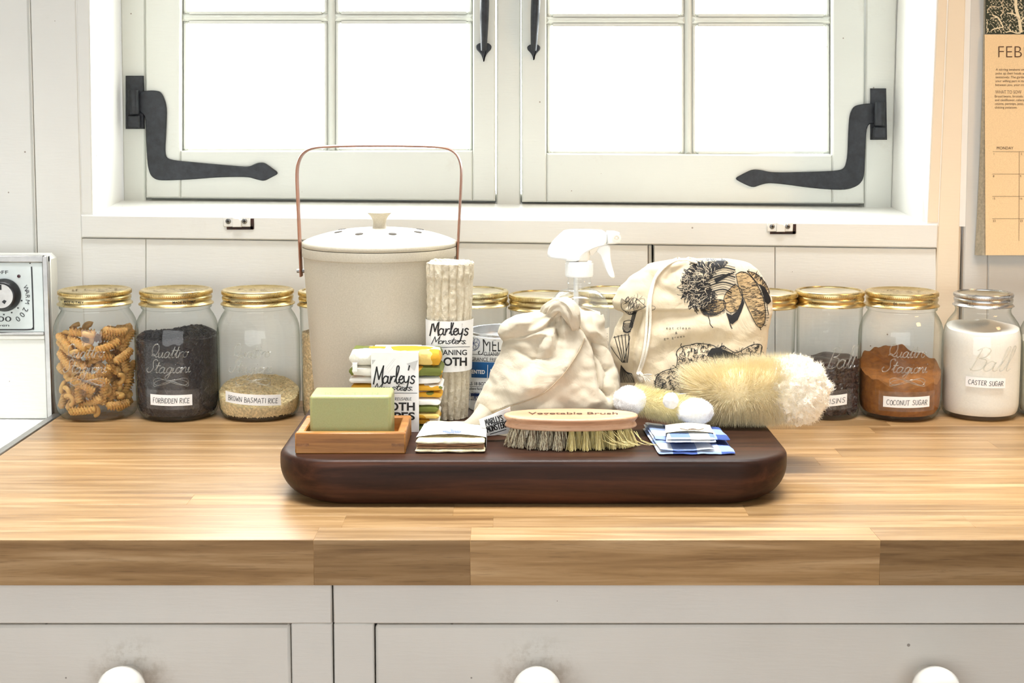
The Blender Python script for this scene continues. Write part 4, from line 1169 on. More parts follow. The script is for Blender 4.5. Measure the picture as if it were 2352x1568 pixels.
bt = bvh_of(M().lathe([(tr*.985, .0),(tr*.985, th*.95)], 128, Matrix.Translation(tc)))
mpt = photo_onto(bt, .0004); mpt2 = photo_onto(bt, .0007)
def arc_fill(m, ya, yb_, xa, xb, mp, slope=0.0):
    k = 24
    rows = [[mp(xa+(xb-xa)*i/k, -(y+slope*(xa+(xb-xa)*i/k-1166))) for i in range(k+1)] for y in (ya, (ya+yb_)/2, yb_)]
    for r_a, r_b in zip(rows, rows[1:]):
        good = [i for i in range(k) if None not in (r_a[i], r_a[i+1], r_b[i], r_b[i+1])]
        m.add([p if p is not None else tc for p in r_a+r_b], [(i, i+1, k+2+i, k+1+i) for i in good])
    return m
sl = .030
build_w(arc_fill(M(), 833, 869, 1076, 1256, mpt, sl), 'blue_band', BLUE, tin)
build_w(arc_fill(M(), 905, 921, 1077, 1255, mpt, sl), 'navy_band', NAVY, tin)
m = M()
put_text(m, 'MELIORA', 1110, -807, 31, mpt, -.01, sx=.62)
put_text(m, 'CLEANING', 1112, -817, 9.5, mpt, .0, sx=.68); put_text(m, 'FRAGRANCE FREE', 1065, -828, 8.5, mpt, .0, sx=.86, rot=-.02)
put_text(m, 'REFILLS 18 BOTTLES', 1058, -883.5, 7.5, mpt, .015, sx=.85, rot=-.02); put_text(m, 'Ingredient facts', 1066, -894.5, 6, mpt, .012, sx=.85, rot=-.02); put_text(m, 'Glycerin, Organic oils', 1062, -902, 5, mpt, 0, sx=.8, rot=-.02)
for yy in (814.5, 830, 888.5): ribbon(m, [(1078+k*6, -(yy+1.2+sl*(1078+k*6-1166))) for k in range(28)], .8, mpt)
ribbon(m, catmull([(1110,-779),(1111,-800),(1109,-811),(1102,-814),(1099,-809),(1102,-806)], 4), 1.6, mpt)
build_w(m, 'printed_lettering', INK, tin)
m = M()
for k in range(6):
    a = k*PI/3+.26; cx_, cy_ = 1088+7*math.cos(a), -788+8.5*math.sin(a)
    ribbon(m, [(cx_+7.2*math.cos(q*PI/9), cy_+8.6*math.sin(q*PI/9)) for q in range(19)], .7, mpt)
ribbon(m, [(1088+14.5*math.cos(q*PI/3+.78), -788+17.5*math.sin(q*PI/3+.78)) for q in range(7)], .8, mpt)
build_w(m, 'flower_emblem', NAVY, tin)
m = M(); put_text(m, 'UNSCENTED', 1059, -856.5, 8.8, mpt2, .03, sx=.8, rot=-.03); ribbon(m, [(1121,-838),(1120,-870)], 1.2, mpt2)
put_text(m, 'ALL', 1133, -844, 8, mpt2, .03, sx=.85); put_text(m, 'USES', 1127, -855, 8, mpt2, .03, sx=.85); put_text(m, 'MELIORA', 1079, -917, 7.5, mpt2, .03, sx=.8)
build_w(m, 'reversed_lettering', PAPER, tin)

# ------------------------------------------------------------------ glass spray bottle
PLAST = plain('white_sprayer_plastic', srgb(250,250,248), .32, 60, .01, 0)
PLASTC = plain('cream_sprayer_plastic', srgb(244,236,222), .4, 60, .01, 0)
SG = make_glass('clear_bottle_glass', (.97,.98,.98,1), (.86,.88,.9,1), .03, .12)
DS = 1.60; sc0 = atd(1329, 900, DS); sc0.z = BT; SS = S*DS/DB
def sz_(y): return atd(1176, y, DS).z-BT
spray = thing('spray_bottle', 'clear glass spray bottle with white trigger head behind the muslin bag', 'bottle', sc0)
R_ = 70*SS; nk = 26*SS
prof = [(0,.003),(R_*.7,.003),(R_*.85,.0005),(R_*.95,.002),(R_,.008),(R_,sz_(725))]
for k in range(1, 11):
    a = k/10*PI/2; prof.append((nk+(R_-nk)*math.cos(a)**.9, sz_(725)+(sz_(664)-sz_(725))*math.sin(a)))
prof += [(nk*.98,sz_(652)),(nk*1.06,sz_(650)),(nk*1.06,sz_(645)),(nk,sz_(643)),(nk,sz_(636))]
M().lathe(prof, 72).build('bottle_glass', SG, spray)
m = M(); cr = 31*SS; z0, z1 = sz_(634), sz_(600)
m.lathe([(cr*.8,z0),(cr,z0),(cr*1.01,z0+.002),(cr*.985,z1-.002),(cr*.93,z1),(0,z1)], 72)
for k in range(44):
    T = Matrix.Rotation(2*PI*k/44, 4, 'Z'); m.box(cr*.985, cr*1.035, -.0007, .0007, z0+.0015, z1-.0025, T=T)
m.build('collar', PLAST, spray)
hw = .0105
def hp_(pts): return ccw([((x-1329)*SS, sz_(y)) for x, y in pts])
def sculpt(name, pts, mat, w, it=1, par=None, b=.0032):
    m = M(); q = ccw(smooth_poly(hp_(pts), it)); nn = len(q); c = Vector((sum(p[0] for p in q)/nn, sum(p[1] for p in q)/nn))
    rows = []
    for yy, s in ((-w, .0), (-w*.97, .35), (-w*.86, .7), (-w*.6, .93), (0, 1), (w*.6, .93), (w*.86, .7), (w*.97, .35), (w, 0)):
        rows.append([(p[0]+(c.x-p[0])/max(1e-6, (Vector(p)-c).length)*b*(1-s), yy, p[1]+(c.y-p[1])/max(1e-6, (Vector(p)-c).length)*b*(1-s)) for p in q])
    vs = [p for r_ in rows for p in r_]
    fs = [(j*nn+k, j*nn+(k+1)%nn, (j+1)*nn+(k+1)%nn, (j+1)*nn+k) for j in range(8) for k in range(nn)]
    fs += [[k for k in range(nn)], [8*nn+k for k in range(nn)][::-1]]
    m.add(vs, fs, True)
    o = m.build(name, mat, par or spray); return o
sculpt('trigger_head', [(1297,527),(1340,526),(1392,529),(1392,560),(1376,563),(1356,572),(1340,584),(1326,600),(1298,600),(1296,596),(1259,591),(1256,584),(1260,566),(1270,552),(1284,538)], PLAST, hw)
sculpt('neck_post', [(1324,582),(1350,572),(1354,584),(1350,601),(1322,601)], PLASTC, hw*.6)
sculpt('pump_barrel', [(1350,571),(1372,562),(1384,562),(1384,568),(1366,578),(1354,590)], PLASTC, hw*.45, b=.001)
noz = sculpt('nozzle', [(1391,530),(1408,530),(1420,534),(1420,557),(1408,560),(1391,560)], PLAST, hw*.92, 0)
T = Matrix.Translation(((1412-1329)*SS, -hw*.97, sz_(545))) @ Matrix.Rotation(PI/2, 4, 'X')
M().lathe([(.0052,-.001),(.0052,.0004),(.0030,.0006),(.0028,-.0004),(.0012,-.0004),(.0010,.0005),(0,.0006)], 24, T).build('nozzle_ring', PLASTC, noz)
sculpt('trigger', [(1376,562),(1398,560),(1400,580),(1402,605),(1410,634),(1408,638),(1399,638),(1390,622),(1380,598),(1374,580),(1366,574)], PLAST, hw*.62, 1, b=.0022)
M().tube([((1322-1329)*SS, 0, z) for z in (sz_(600), sz_(700), sz_(800), .012)], .0028, 12).build('dip_tube', PLAST, spray)
bs = bvh_of(M().lathe([(R_*1.002, .02),(R_*1.002, sz_(730))], 72, Matrix.Translation(sc0))); mps = photo_onto(bs, .0003)
m = M(); 
m.grid(24, 2, lambda u, v: ((R_+.0002)*math.sin((u-.5)*2.6), -(R_+.0002)*math.cos((u-.5)*2.6), .02+v*(sz_(748)-.02)), True); lb = m.build('bottle_label', PAPER, spray)
m = M(); put_text(m, 'all purpose', 1310, -770, 10, mps, .02); put_text(m, 'cleaner', 1340, -786, 8, mps)
for q in range(5): ribbon(m, [(1384, -(768+q*6)), (1395, -(766+q*6))], .8, mps)
build_w(m, 'printed_lettering', INK, lb)
# ================================================================== BAGS
def dist_line(x, y, line):
    best = 1e9
    for (ax, ay), (bx, by) in zip(line, line[1:]):
        dx, dy = bx-ax, by-ay; t = max(0, min(1, ((x-ax)*dx+(y-ay)*dy)/(dx*dx+dy*dy)))
        best = min(best, math.hypot(x-ax-dx*t, y-ay-dy*t))
    return best
def bag_mesh(rows, dc, depth, pw, disp, nu=150, nv=110):
    """rows: (photo row, left, right) outline at distance dc; depth(v)->half depth; disp(px,py,front)->outward offset"""
    ys = [r[0] for r in rows]
    def ext_(y):
        for a, b in zip(rows, rows[1:]):
            if a[0] <= y <= b[0]:
                t = (y-a[0])/(b[0]-a[0]); t = t*t*(3-2*t)*.4+t*.6
                return a[1]+(b[1]-a[1])*t, a[2]+(b[2]-a[2])*t
        return rows[-1][1:]
    m = M()
    def f(u, v):
        y = ys[-1]+(ys[0]-ys[-1])*v
        l, r = ext_(y); a, b = atd(l, y, dc), atd(r, y, dc); c = (a+b)/2; hw = (b.x-a.x)/2; hd = min(depth(v), hw*1.2)
        th = u*2*PI; cx_ = math.copysign(abs(math.cos(th))**pw, math.cos(th)); sy_ = math.copysign(abs(math.sin(th))**pw, math.sin(th))
        p = Vector((c.x+hw*cx_, dc+CY-hd*sy_, max(BT+.0003, a.z)))
        n = Vector((math.cos(th)*hd, -math.sin(th)*hw, 0)).normalized()
        q = proj(p); k = disp(q[0], q[1], math.sin(th))
        p = p+n*k; p.z = max(p.z, BT+.0003); return tuple(p)
    m.grid(nu, nv, f, True, True)
    b0 = [k for k in range(nu)]; t0 = [(nv-1)*nu+k for k in range(nu)]
    m.f.append(b0[::-1]); m.sm.append(True); m.mi.append(0); m.f.append(t0); m.sm.append(True); m.mi.append(0)
    return m
def cloth(name, c0, c1, sc=900, wr=.5, **k):
    t = NT(name); v = t.coords(); nz = t.noise(v, 55, 5, .6); wv = t.noise(v, sc, 2, .5)
    cr = t.n('TexNoise'); cr.inputs['Scale'].default_value = 24; cr.inputs['Detail'].default_value = 4; cr.inputs['Distortion'].default_value = .8; t.l(v, cr.inputs['Vector'])
    ridge = t.math('ABSOLUTE', t.math('SUBTRACT', cr.outputs[0], .5))          # creases: sharp valleys of the noise
    h = t.math('ADD', t.math('MULTIPLY', t.ramp(ridge, [(0,(0,0,0)),(.10,(1,1,1))]), wr), t.math('MULTIPLY', wv, .14))
    return t.bsdf(t.ramp(nz, [(.3, c0), (.7, c1)]), .92, h, .45, .0016, Sheen_Weight=.1, **k)
MUSLIN = cloth('unbleached_muslin', srgb(192,179,155), srgb(206,195,173))
CANVAS = cloth('cream_cotton', srgb(212,195,163), srgb(224,208,180))
SEAM = plain('seam_thread', srgb(186,166,136), .9, 60, .1)  # darker tan thread of the seam and its stitching
# ---- knotted muslin bag
DM = 1.474
rows = [(712,1252,1322),(722,1212,1338),(735,1184,1352),(752,1168,1364),(772,1160,1378),(800,1152,1394),(830,1142,1408),(860,1130,1419),(890,1114,1424),(918,1103,1424),(945,1095,1420),(965,1094,1414),(982,1104,1408)]
cre = [([(1276,742),(1279,765),(1286,778)], -7, 9), ([(1272,735),(1240,790),(1228,835)], -3.2, 14), ([(1262,748),(1205,772),(1168,778)], -3.5, 10), ([(1300,760),(1318,800),(1290,850)], 4, 26), ([(1255,770),(1235,850),(1222,880)], 3.5, 20),
       ([(1362,765),(1372,830),(1382,893),(1402,905)], -5, 8), ([(1352,780),(1362,860),(1370,920)], 3, 14), ([(1210,735),(1180,748),(1170,765)], 3, 12), ([(1180,800),(1220,826),(1262,822)], -2.6, 12), ([(1160,870),(1200,900),(1260,880)], 2.5, 24), ([(1330,745),(1358,790),(1395,850)], -3, 9), ([(1400,850),(1392,890),(1400,915)], -3, 8)]
seam = [(1347,758),(1336,790),(1316,826),(1290,862),(1262,890),(1236,908),(1200,922),(1160,935),(1125,950),(1100,966)]
seam = catmull(seam, 3)
def seam_side(x, y):
    for (ax, ay), (bx, by) in zip(seam, seam[1:]):
        if min(ay, by) <= y <= max(ay, by):
            return (ax+(bx-ax)*(y-ay)/(by-ay)) - x
    return 50 if y < 758 else -50
def disp_m(x, y, fr):
    k = 0
    for ln, a, w_ in cre: q_ = dist_line(x, y, ln)/w_; k += 1.6*a*.001*(math.exp(-q_*1.3) if a < 0 else math.exp(-q_*q_))
    ang = math.atan2(x-1292, y-715+8); r = math.hypot(x-1292, y-715)
    k += .0022*math.sin(ang*13+2*noise2(ang*3, 1.3))*math.exp(-((r-60)/55)**2)
    k += .0045*noise2(x*.018, y*.018, 2)+.0014*noise2(x*.05, y*.05, 7)
    if fr > 0 and x < 1285:
        e = (781-(x-1165)*.13+3*math.sin(x*.09))-y; k += .0042/(1+math.exp(-max(-40, min(40, e))/1.5))*max(0, min(1, (1285-x)/40))
    if fr > 0:
        s = seam_side(x, y); k += .0026*(1/(1+math.exp(-max(-40, min(40, s))/1.6)))
    return k*(1 if fr > 0 else .6)
mus = bag_mesh(rows, DM, lambda v: .050-.034*v**1.4, .86, disp_m, 190, 130)
mb = atd(1260, 990, DM); bag1 = thing('muslin_bag', 'plain cream muslin bag tied at the top, slumped on the walnut board', 'bag', (mb.x, mb.y, BT))
bvm = bvh_of(mus); body = build_w(mus, 'bag_body', MUSLIN, bag1)
mpm = photo_onto(bvm, .0006)
sp_ = [mpm(x+1, -y) for x, y in seam]; sp_ = [p for p in sp_ if p]
build_w(M().tube(sp_, .0005, 6), 'seam', SEAM, bag1, 'darker sewn seam crossing the front')
st = M()
for k in range(26):
    t_ = k/25; x, y = 1300+t_*42, 740+t_*t_*18; p, q = mpm(x, -(y)), mpm(x+2.5, -(y+6))
    if p and q: st.tube([p, q], .00035, 5)
build_w(st, 'stitching', SEAM, bag1)
def sheet(pc, d4, nu, nv, bulge, amp, seed, thick=.0011, wave=0):
    """cloth flap between four photo corners (ll, lr, ur, ul) at distances d4, bulging towards the room"""
    P = [atd(*c, d) for c, d in zip(pc, d4)]; m = M()
    def f(u, v, o=0):
        p = P[0].lerp(P[1], u).lerp(P[3].lerp(P[2], u), v)
        b = bulge*math.sin(PI*u)*math.sin(PI*min(1, v*.9+.05))+amp*noise2(u*3+seed, v*3, seed)+wave*math.sin(u*15+seed)*v
        return (p.x+amp*.6*noise2(u*4, v*4, seed+5), p.y-b+o, p.z+amp*.6*noise2(u*4+9, v*3, seed))
    m.grid(nu, nv, lambda u, v: f(u, v)); n0 = len(m.v); m.grid(nu, nv, lambda u, v: f(u, v, thick))
    m.f[-(nu-1)*(nv-1):] = [q[::-1] for q in m.f[-(nu-1)*(nv-1):]]
    rim = [k for k in range(nu)]+[j*nu+nu-1 for j in range(1, nv)]+[(nv-1)*nu+k for k in range(nu-2, -1, -1)]+[j*nu for j in range(nv-2, 0, -1)]
    for a, b in zip(rim, rim[1:]+rim[:1]): m.f.append([a, n0+a, n0+b, b]); m.sm.append(True); m.mi.append(0)
    return m
# gathered mouth: tied knot, left swell and the open flap to the right
kn = M()
kn.tube(catmull([atd(x, y, d) for x, y, d in ((1262,728,1.464),(1280,706,1.457),(1301,705,1.451),(1314,724,1.447),(1320,746,1.450),(1318,764,1.460))], 5), [.006,.0066,.0071,.0074,.0078,.0080,.0083,.0085,.0088,.0090,.0091,.0091,.009,.0088,.0085,.0082,.0078,.0073,.0068,.0062,.0056,.0050,.0045,.0040,.0034,.003][:26], 36, mod=lambda t, q: 1+.11*math.sin(6*q+5*t)+.05*math.sin(11*q-7*t))
kn.tube(catmull([atd(x, y, d) for x, y, d in ((1250,735,1.472),(1255,710,1.462),(1278,697,1.458),(1300,700,1.460),(1312,712,1.466))], 5), .0052, 30, mod=lambda t, q: 1+.12*math.sin(5*q+6*t))
kn.v = [tuple(Vector(p)+Vector((.0010*noise2(p[0]*120, p[2]*120, 1), .0014*noise2(p[0]*90, p[2]*150, 4), .001*noise2(p[0]*120, p[1]*120, 8)))) for p in kn.v]
build_w(kn, 'knot', MUSLIN, bag1)
build_w(sheet(((1318,772),(1398,800),(1386,722),(1318,705)), (1.452,1.470,1.474,1.462), 22, 16, .014, .004, 3), 'gathered_flap', MUSLIN, bag1)
build_w(sheet(((1330,744),(1382,745),(1378,716),(1322,702)), (1.462,1.478,1.494,1.484), 16, 10, -.010, .003, 6), 'gathered_flap', MUSLIN, bag1)
tail = catmull([atd(x, y, d) for x, y, d in ((1118,944,1.438),(1100,962,1.434),(1082,974,1.436),(1060,981,1.442),(1030,985,1.452))], 5)
build_w(M().tube(tail, [.011-.0088*k/(len(tail)-1) for k in range(len(tail))], 14), 'corner_tail', MUSLIN, bag1)
pan = sheet(((1110,1002),(1176,994),(1172,934),(1100,964)), (1.413,1.418,1.404,1.409), 20, 10, .004, .0006, 12)
WHITEC = cloth('white_printed_cotton', srgb(244,242,238), srgb(252,250,247))
pn = build_w(pan, 'printed_panel', WHITEC, bag1, 'white lower panel with black brush lettering')
mpp = photo_onto(bvh_of(pan), .0005)
m = M(); put_strokes(m, 'MARLLYS', CAPS, 1117, -977, 13.5, 2.1, mpp, width=42, rot=.29); put_strokes(m, 'MONSTERS', CAPS, 1120, -992, 13.5, 2.2, mpp, width=50, rot=.28)
ribbon(m, [(1126+k*6, -(996-k*1.8)) for k in range(7)], 1.6, mpp); build_w(m, 'brush_lettering', INK, pn)

# ---- printed produce bag
DP = 1.575
rows = [(596,1556,1684),(600,1520,1708),(607,1500,1722),(618,1482,1738),(640,1452,1754),(665,1428,1765),(690,1414,1771),(706,1416,1772),(718,1424,1771),(730,1424,1769),(760,1410,1765),(790,1401,1760),(820,1406,1757),(850,1420,1754),(900,1428,1750),(936,1434,1746)]
crp = [([(1470,716),(1462,760),(1449,830),(1452,890)], -7, 9), ([(1486,725),(1474,790),(1465,860)], 3, 14), ([(1532,640),(1545,622),(1575,612)], -3.2, 8), ([(1500,640),(1520,668),(1540,672)], -2.5, 12), ([(1556,612),(1562,640),(1552,662)], 2.5, 12),
       ([(1530,775),(1600,752),(1660,748)], 2.4, 20), ([(1480,850),(1540,800),(1640,790)], -3, 22), ([(1580,600),(1640,596),(1700,606)], -2, 8), ([(1440,700),(1430,712),(1424,722)], -4, 7), ([(1700,640),(1730,690),(1740,740)], 2, 20)]
def disp_p(x, y, fr):
    k = sum(a*.001*math.exp(-(dist_line(x, y, ln)/w_)**2) for ln, a, w_ in crp)
    k += .003*noise2(x*.014, y*.014, 5)+.0012*noise2(x*.04, y*.04, 3)
    if y < 650: k += .0016*math.sin(x*.16+y*.03)*(650-y)/50*max(0, min(1, (1640-x)/80))
    if fr > 0 and x < 1640:
        e = (713+(1560-x)*.004)-y; k += .0045*max(0, min(1, (1640-x)/60))/(1+math.exp(-max(-40, min(40, e))/1.3))
    return k
pb = bag_mesh(rows, DP, lambda v: .040-.022*v**2, .70, disp_p, 190, 130)
pp = atd(1590, 930, DP); bag2 = thing('produce_bag', 'cream drawstring bag with black vegetable prints standing on the board', 'bag', (pp.x, pp.y, BT))
bvp = bvh_of(pb); build_w(pb, 'bag_body', CANVAS, bag2); mpb = photo_onto(bvp, .0004)
CORD = plain('white_cotton_cord', srgb(246,238,222), .9, 600, .06, .6, .0008)
for offs in (0, 1):
    pth = [(1600+offs*8,604-offs*4),(1572,597-offs*4),(1546,602-offs*3),(1522,618-offs*4),(1503,645-offs*4),(1494-offs*5,690),(1493-offs*8,740),(1488-offs*7,790),(1478-offs*5,830),(1468-offs*3,856)]
    pts = []
    for x, y in catmull(pth, 4):
        h = mpb(x, -y)
        if h is None: h = mpb(x, -(y+6))
        if h: pts.append(Vector(h)+Vector((0,-.0016,.0004)))
    c = M(); n = len(pts); c.tube(pts, .0016, 8)
    build_w(c, 'drawstring', CORD, bag2)
kp = Vector(mpb(1469, -862))+Vector((0,-.003,0))
m = M(); m.tube([kp+Vector((.0015*math.cos(a*.9),-.001*math.sin(a),.004*math.sin(a*.7)-.001)) for a in range(0, 10)], .0028, 8)
rnd = random.Random(4)
for k in range(22):
    a = rnd.uniform(-1.2, .5); L = rnd.uniform(.006, .013); d = Vector((math.cos(a), -.15, math.sin(a)*.6))
    m.tube([kp+Vector((.002,-.001,0)), kp+d*L*.5+Vector((.002,-.002,.0012)), kp+d*L+Vector((.002,-.002,-.002+.002*rnd.random()))], [.0007,.0006,.0003], 5)
build_w(m, 'cord_tassel', CORD, bag2)
pr = M(); rk = random.Random(17); mpb2 = photo_onto(bvp, .0007)
def outl(pts, w_=1.2, close=True, k=4): ribbon(pr, catmull(list(pts)+([pts[0]] if close else []), k), w_, mpb)
def N(pts): return [(x, -y) for x, y in pts]
def inside(p, poly):
    c = False
    for a, b in zip(poly, poly[1:]+poly[:1]):
        if (a[1] <= p[1]) != (b[1] <= p[1]) and p[0] < a[0]+(b[0]-a[0])*(p[1]-a[1])/(b[1]-a[1]): c = not c
    return c
def scribble(poly, n, L, wd, ang, jit, curl=.5, dens=None):
    xs, ys_ = [p[0] for p in poly], [p[1] for p in poly]; k = 0; tr_ = 0
    while k < n and tr_ < n*20:
        tr_ += 1; p = (rk.uniform(min(xs), max(xs)), rk.uniform(min(ys_), max(ys_)))
        if not inside(p, poly) or (dens and rk.random() > dens(*p)): continue
        a = (ang(*p) if callable(ang) else ang)+rk.gauss(0, jit); l = L*rk.uniform(.5, 1.3); c = rk.uniform(-curl, curl); pts = []; x, y = p
        for q in range(5): pts.append((x, y)); x += math.cos(a)*l/4; y += math.sin(a)*l/4; a += c
        ribbon(pr, pts, wd*rk.uniform(.6, 1.3), mpb); k += 1
TANP = plain('tan_print', srgb(196,166,120), .85, 200, .08, 0); VEIN = plain('bare_cloth_vein', srgb(224,208,180), .9, 200, .03, 0)
tanm = M(); mpb0 = photo_onto(bvp, .00022); veins = M()
# leafy greens
leaf = N([(1572,640),(1578,615),(1600,600),(1640,596),(1668,600),(1664,614),(1640,628),(1630,650),(1640,672),(1636,690),(1618,700),(1596,708),(1584,706),(1582,690),(1568,680),(1570,664),(1564,648)])
scribble(leaf, 520, 12, 1.5, lambda x, y: math.atan2(-y-660+660, 1)*0+math.atan2(y+650, x-1640)+.6, .9, .7)
scribble(leaf, 90, 9, 2.6, lambda x, y: math.atan2(y+650, x-1650), .8, .5, lambda x, y: .25+.75*(noise2(x*.05, y*.05, 2) > -.05))
scan_fill(pr, N([(1584,612),(1606,600),(1618,612),(1608,624),(1590,626)]), mpb); scan_fill(pr, N([(1636,602),(1664,596),(1672,604),(1652,614),(1634,612)]), mpb); scan_fill(pr, N([(1600,650),(1622,640),(1634,668),(1622,690),(1608,676)]), mpb, 1.6)
for k in range(13):   # stems
    y0_, y1_ = 612+k*5.2, 600+k*5.6+(k > 6)*2
    outl(N([(1628,y0_+8),(1660,(y0_+y1_)/2+3),(1688-(k > 8)*8,y1_+14)]), 1.2+1.6*(k % 3 == 1), False)
scan_fill(pr, N([(1640,640),(1672,628),(1690,624),(1668,636),(1645,650)]), mpb)
# roots
carrot = N([(1690,630),(1702,624),(1716,628),(1732,644),(1748,672),(1757,706),(1756,738),(1747,752),(1736,744),(1722,716),(1710,690),(1698,664)])
beet = N([(1688,652),(1704,668),(1703,694),(1694,712),(1678,718),(1666,708),(1662,690),(1668,672)])
beet2 = N([(1606,704),(1622,692),(1644,688),(1662,690),(1666,704),(1654,718),(1634,726),(1616,722)])
backr = N([(1716,622),(1738,630),(1756,648),(1766,668),(1764,674),(1748,660),(1732,642)])
for p in (carrot, beet, beet2, backr): outl(p, 1.5); scan_fill(tanm, p, mpb0, 1.2)
build_w(tanm, 'tan_print', TANP, bag2)
keep_pr = pr; pr = veins; mpb_keep = mpb; mpb = mpb2
scribble(leaf, 150, 12, .65, lambda x, y: math.atan2(y+652, x-1648), .5, .5)
build_w(veins, 'pale_veins', VEIN, bag2); pr = keep_pr; mpb = mpb_keep
scribble(carrot, 260, 8, .7, .12, .16, .15, lambda x, y: .25+.75*((-y-630)/120)); scribble(beet, 90, 8, .7, .1, .16, .15); scribble(beet2, 150, 12, .9, .05, .14, .15, lambda x, y: 1 if x < 1640 else .4); scribble(backr, 70, 9, .7, 1.0, .2, .1)
scan_fill(pr, N([(1607,706),(1616,704),(1622,714),(1630,724),(1618,722)]), mpb)
scan_fill(pr, N([(1706,686),(1709,696),(1702,716),(1694,734),(1682,744),(1676,742),(1671,726),(1668,718),(1680,724),(1694,714)]), mpb); scan_fill(pr, N([(1744,652),(1756,660),(1768,682),(1770,692),(1764,698),(1757,694),(1752,674)]), mpb)
outl(N([(1626,725),(1630,736),(1631,744),(1637,752)]), 1.8, False); outl(N([(1676,742),(1678,748),(1681,754)]), 2.0, False); outl(N([(1745,750),(1747,757)]), 1.8, False); outl(N([(1761,697),(1762,708),(1765,722)]), 1.3, False); outl(N([(1678,718),(1680,728),(1676,734)]), 1.0, False)
# cabbage row
cab = N([(1506,898),(1505,876),(1512,860),(1530,850),(1552,843),(1556,822),(1554,808),(1566,796),(1586,792),(1600,788),(1622,790),(1640,794),(1648,800),(1660,794),(1674,802),(1690,810),(1704,804),(1722,794),(1740,790),(1750,796),(1746,820),(1748,900)])
outl(cab, 1.8, True, 3); scribble(cab, 700, 9, 1.3, 1.2, 1.1, .7); scan_fill(pr, N([(1624,816),(1634,800),(1648,798),(1670,806),(1694,816),(1700,822),(1640,822)]), mpb)
for k in range(11): outl(N([(1505+3*math.sin(k),862+k*3.6),(1512+k*2,858+k*3)]), 1.4, False)
# printed gusset on the left
scribble(N([(1428,700),(1434,686),(1452,684),(1472,690),(1482,702),(1460,712),(1440,716)]), 40, 12, .9, 1.1, .4, .4)
outl(N([(1427,704),(1428,686),(1438,692),(1458,684),(1474,696),(1482,704),(1470,710),(1448,716),(1432,712)]), 1.1); outl(N([(1472,706),(1492,702),(1504,704),(1503,710),(1492,712)]), .9, False)
for k in range(5): outl(N([(1436+k*6,714+k),(1446+k*2,722),(1456+k,716)]), 1.4, False)
for k in range(4): outl(N([(1462-k*2.2,714),(1456-k*2,735),(1452-k*2,752)]), 1.6, False)
for k in range(7): outl(N([(1432+(k % 2),742+k*3.2),(1441,744+k*3.4),(1452-k*.6,741+k*3.3)]), 1.5, False)
outl(N([(1434,738),(1446,735),(1453,742),(1448,758),(1440,763),(1431,756)]), 1.6)
for k in range(5): outl(N([(1412+k*8,772-k*1.5),(1420+k*6,800),(1430+k*2.6,832)]), 1.6, False)
outl(N([(1410,775),(1430,770),(1446,772),(1440,800),(1433,832)]), 1.4, False); outl(N([(1404,796),(1414,812),(1430,832)]), 1.3, False)
for k in range(14): outl(N([(1427+k*1.2,838+k*1.6),(1425+k*2.0,858),(1426+k*2.4,878)]), 1.2, False)
put_text(pr, 'e a t   c l e a n', 1530, -756, 6.0, mpb, .006, width=55); put_text(pr, '&', 1551, -767, 6, mpb, .0); put_text(pr, 'g o   g r e e n', 1525, -780, 5.4, mpb, .0, width=48, rot=.13)
build_w(pr, 'vegetable_print', INK, bag2)

# ================================================================== BRUSHES
def blade(m, p, d, L, w_, bend, rnd, segs=2):
    """one tapering hair"""
    s = d.cross(Vector((rnd.uniform(-1,1), rnd.uniform(-1,1), rnd.uniform(-1,1)))); s = s.normalized()*w_/2 if s.length > 1e-6 else Vector((w_/2,0,0))
    vs = []; q = p.copy(); dd = d.copy()
    for k in range(segs):
        vs += [q+s*(1-k/segs*.55), q-s*(1-k/segs*.55)]; q = q+dd*L/segs; dd = (dd+bend/segs).normalized()
    vs.append(q); n = len(vs)-1
    fs = [(2*k, 2*k+1, 2*k+3, 2*k+2) for k in range(segs-1)]+[(n-2, n-1, n)]
    m.add(vs, fs, True)
def hairmat(name, c0, c1, rough=.6):
    t = NT(name); v = t.coords(); nz = t.noise(v, 420, 3, .6)
    return t.bsdf(t.ramp(nz, [(.3, c0), (.7, c1)]), rough, Sheen_Weight=.2)
GOAT = hairmat('pale_natural_bristle', srgb(238,221,172), srgb(250,238,204))
WOOL = hairmat('cream_sheep_wool', srgb(246,236,214), srgb(255,250,238), .9)
COTTON = hairmat('white_cotton_wool', srgb(242,240,236), srgb(255,254,252), .95)
OLIVE = hairmat('olive_cream_bristle', srgb(222,208,150), srgb(240,228,180))
rb_ = random.Random(31)
# big bottle brush lying along the board
DBB = 1.493; a0 = atd(1592, 906, DBB); a1 = atd(1836, 893, DBB-.004); RB = .0385
ax = (a1-a0).normalized(); up = Vector((0,0,1)); up = (up-ax*up.dot(ax)).normalized(); sd = ax.cross(up)
big = thing('bottle_brush', 'large cream bristle bottle brush with fluffy wool tip lying across the board', 'brush', (a0.x, a0.y, BT))
L = (a1-a0).length
core = M().tube([a0-ax*.02, a0, a0+ax*L*.4, a1], .0028, 10); build_w(core, 'twisted_wire', STEEL, big)
m = M()
fl = BT+.0008
for k in range(24000):
    t_ = rb_.random(); s = L*(.10+.80*t_); th = rb_.uniform(0, 2*PI); rad = up*math.cos(th)+sd*math.sin(th)
    lean = -.95+1.05*min(1, t_*2.3); lean += rb_.gauss(0, .14)
    d = (rad+ax*lean).normalized(); r0 = .010+.012*rb_.random(); le = (RB*rb_.uniform(.86, 1.05)-r0*.8)/max(.5, d.dot(rad)*.9+.1)
    le *= .72+.28*min(1, t_*3.5)
    p = a0+ax*s+rad*r0+ax*lean*.012
    tip = p+d*le
    if tip.z < fl: d = (d+Vector((0,0,(fl-tip.z)/le+.05))).normalized(); 
    blade(m, p, d, le, .00042, -ax*.12+Vector((0,0,-.05)), rb_)
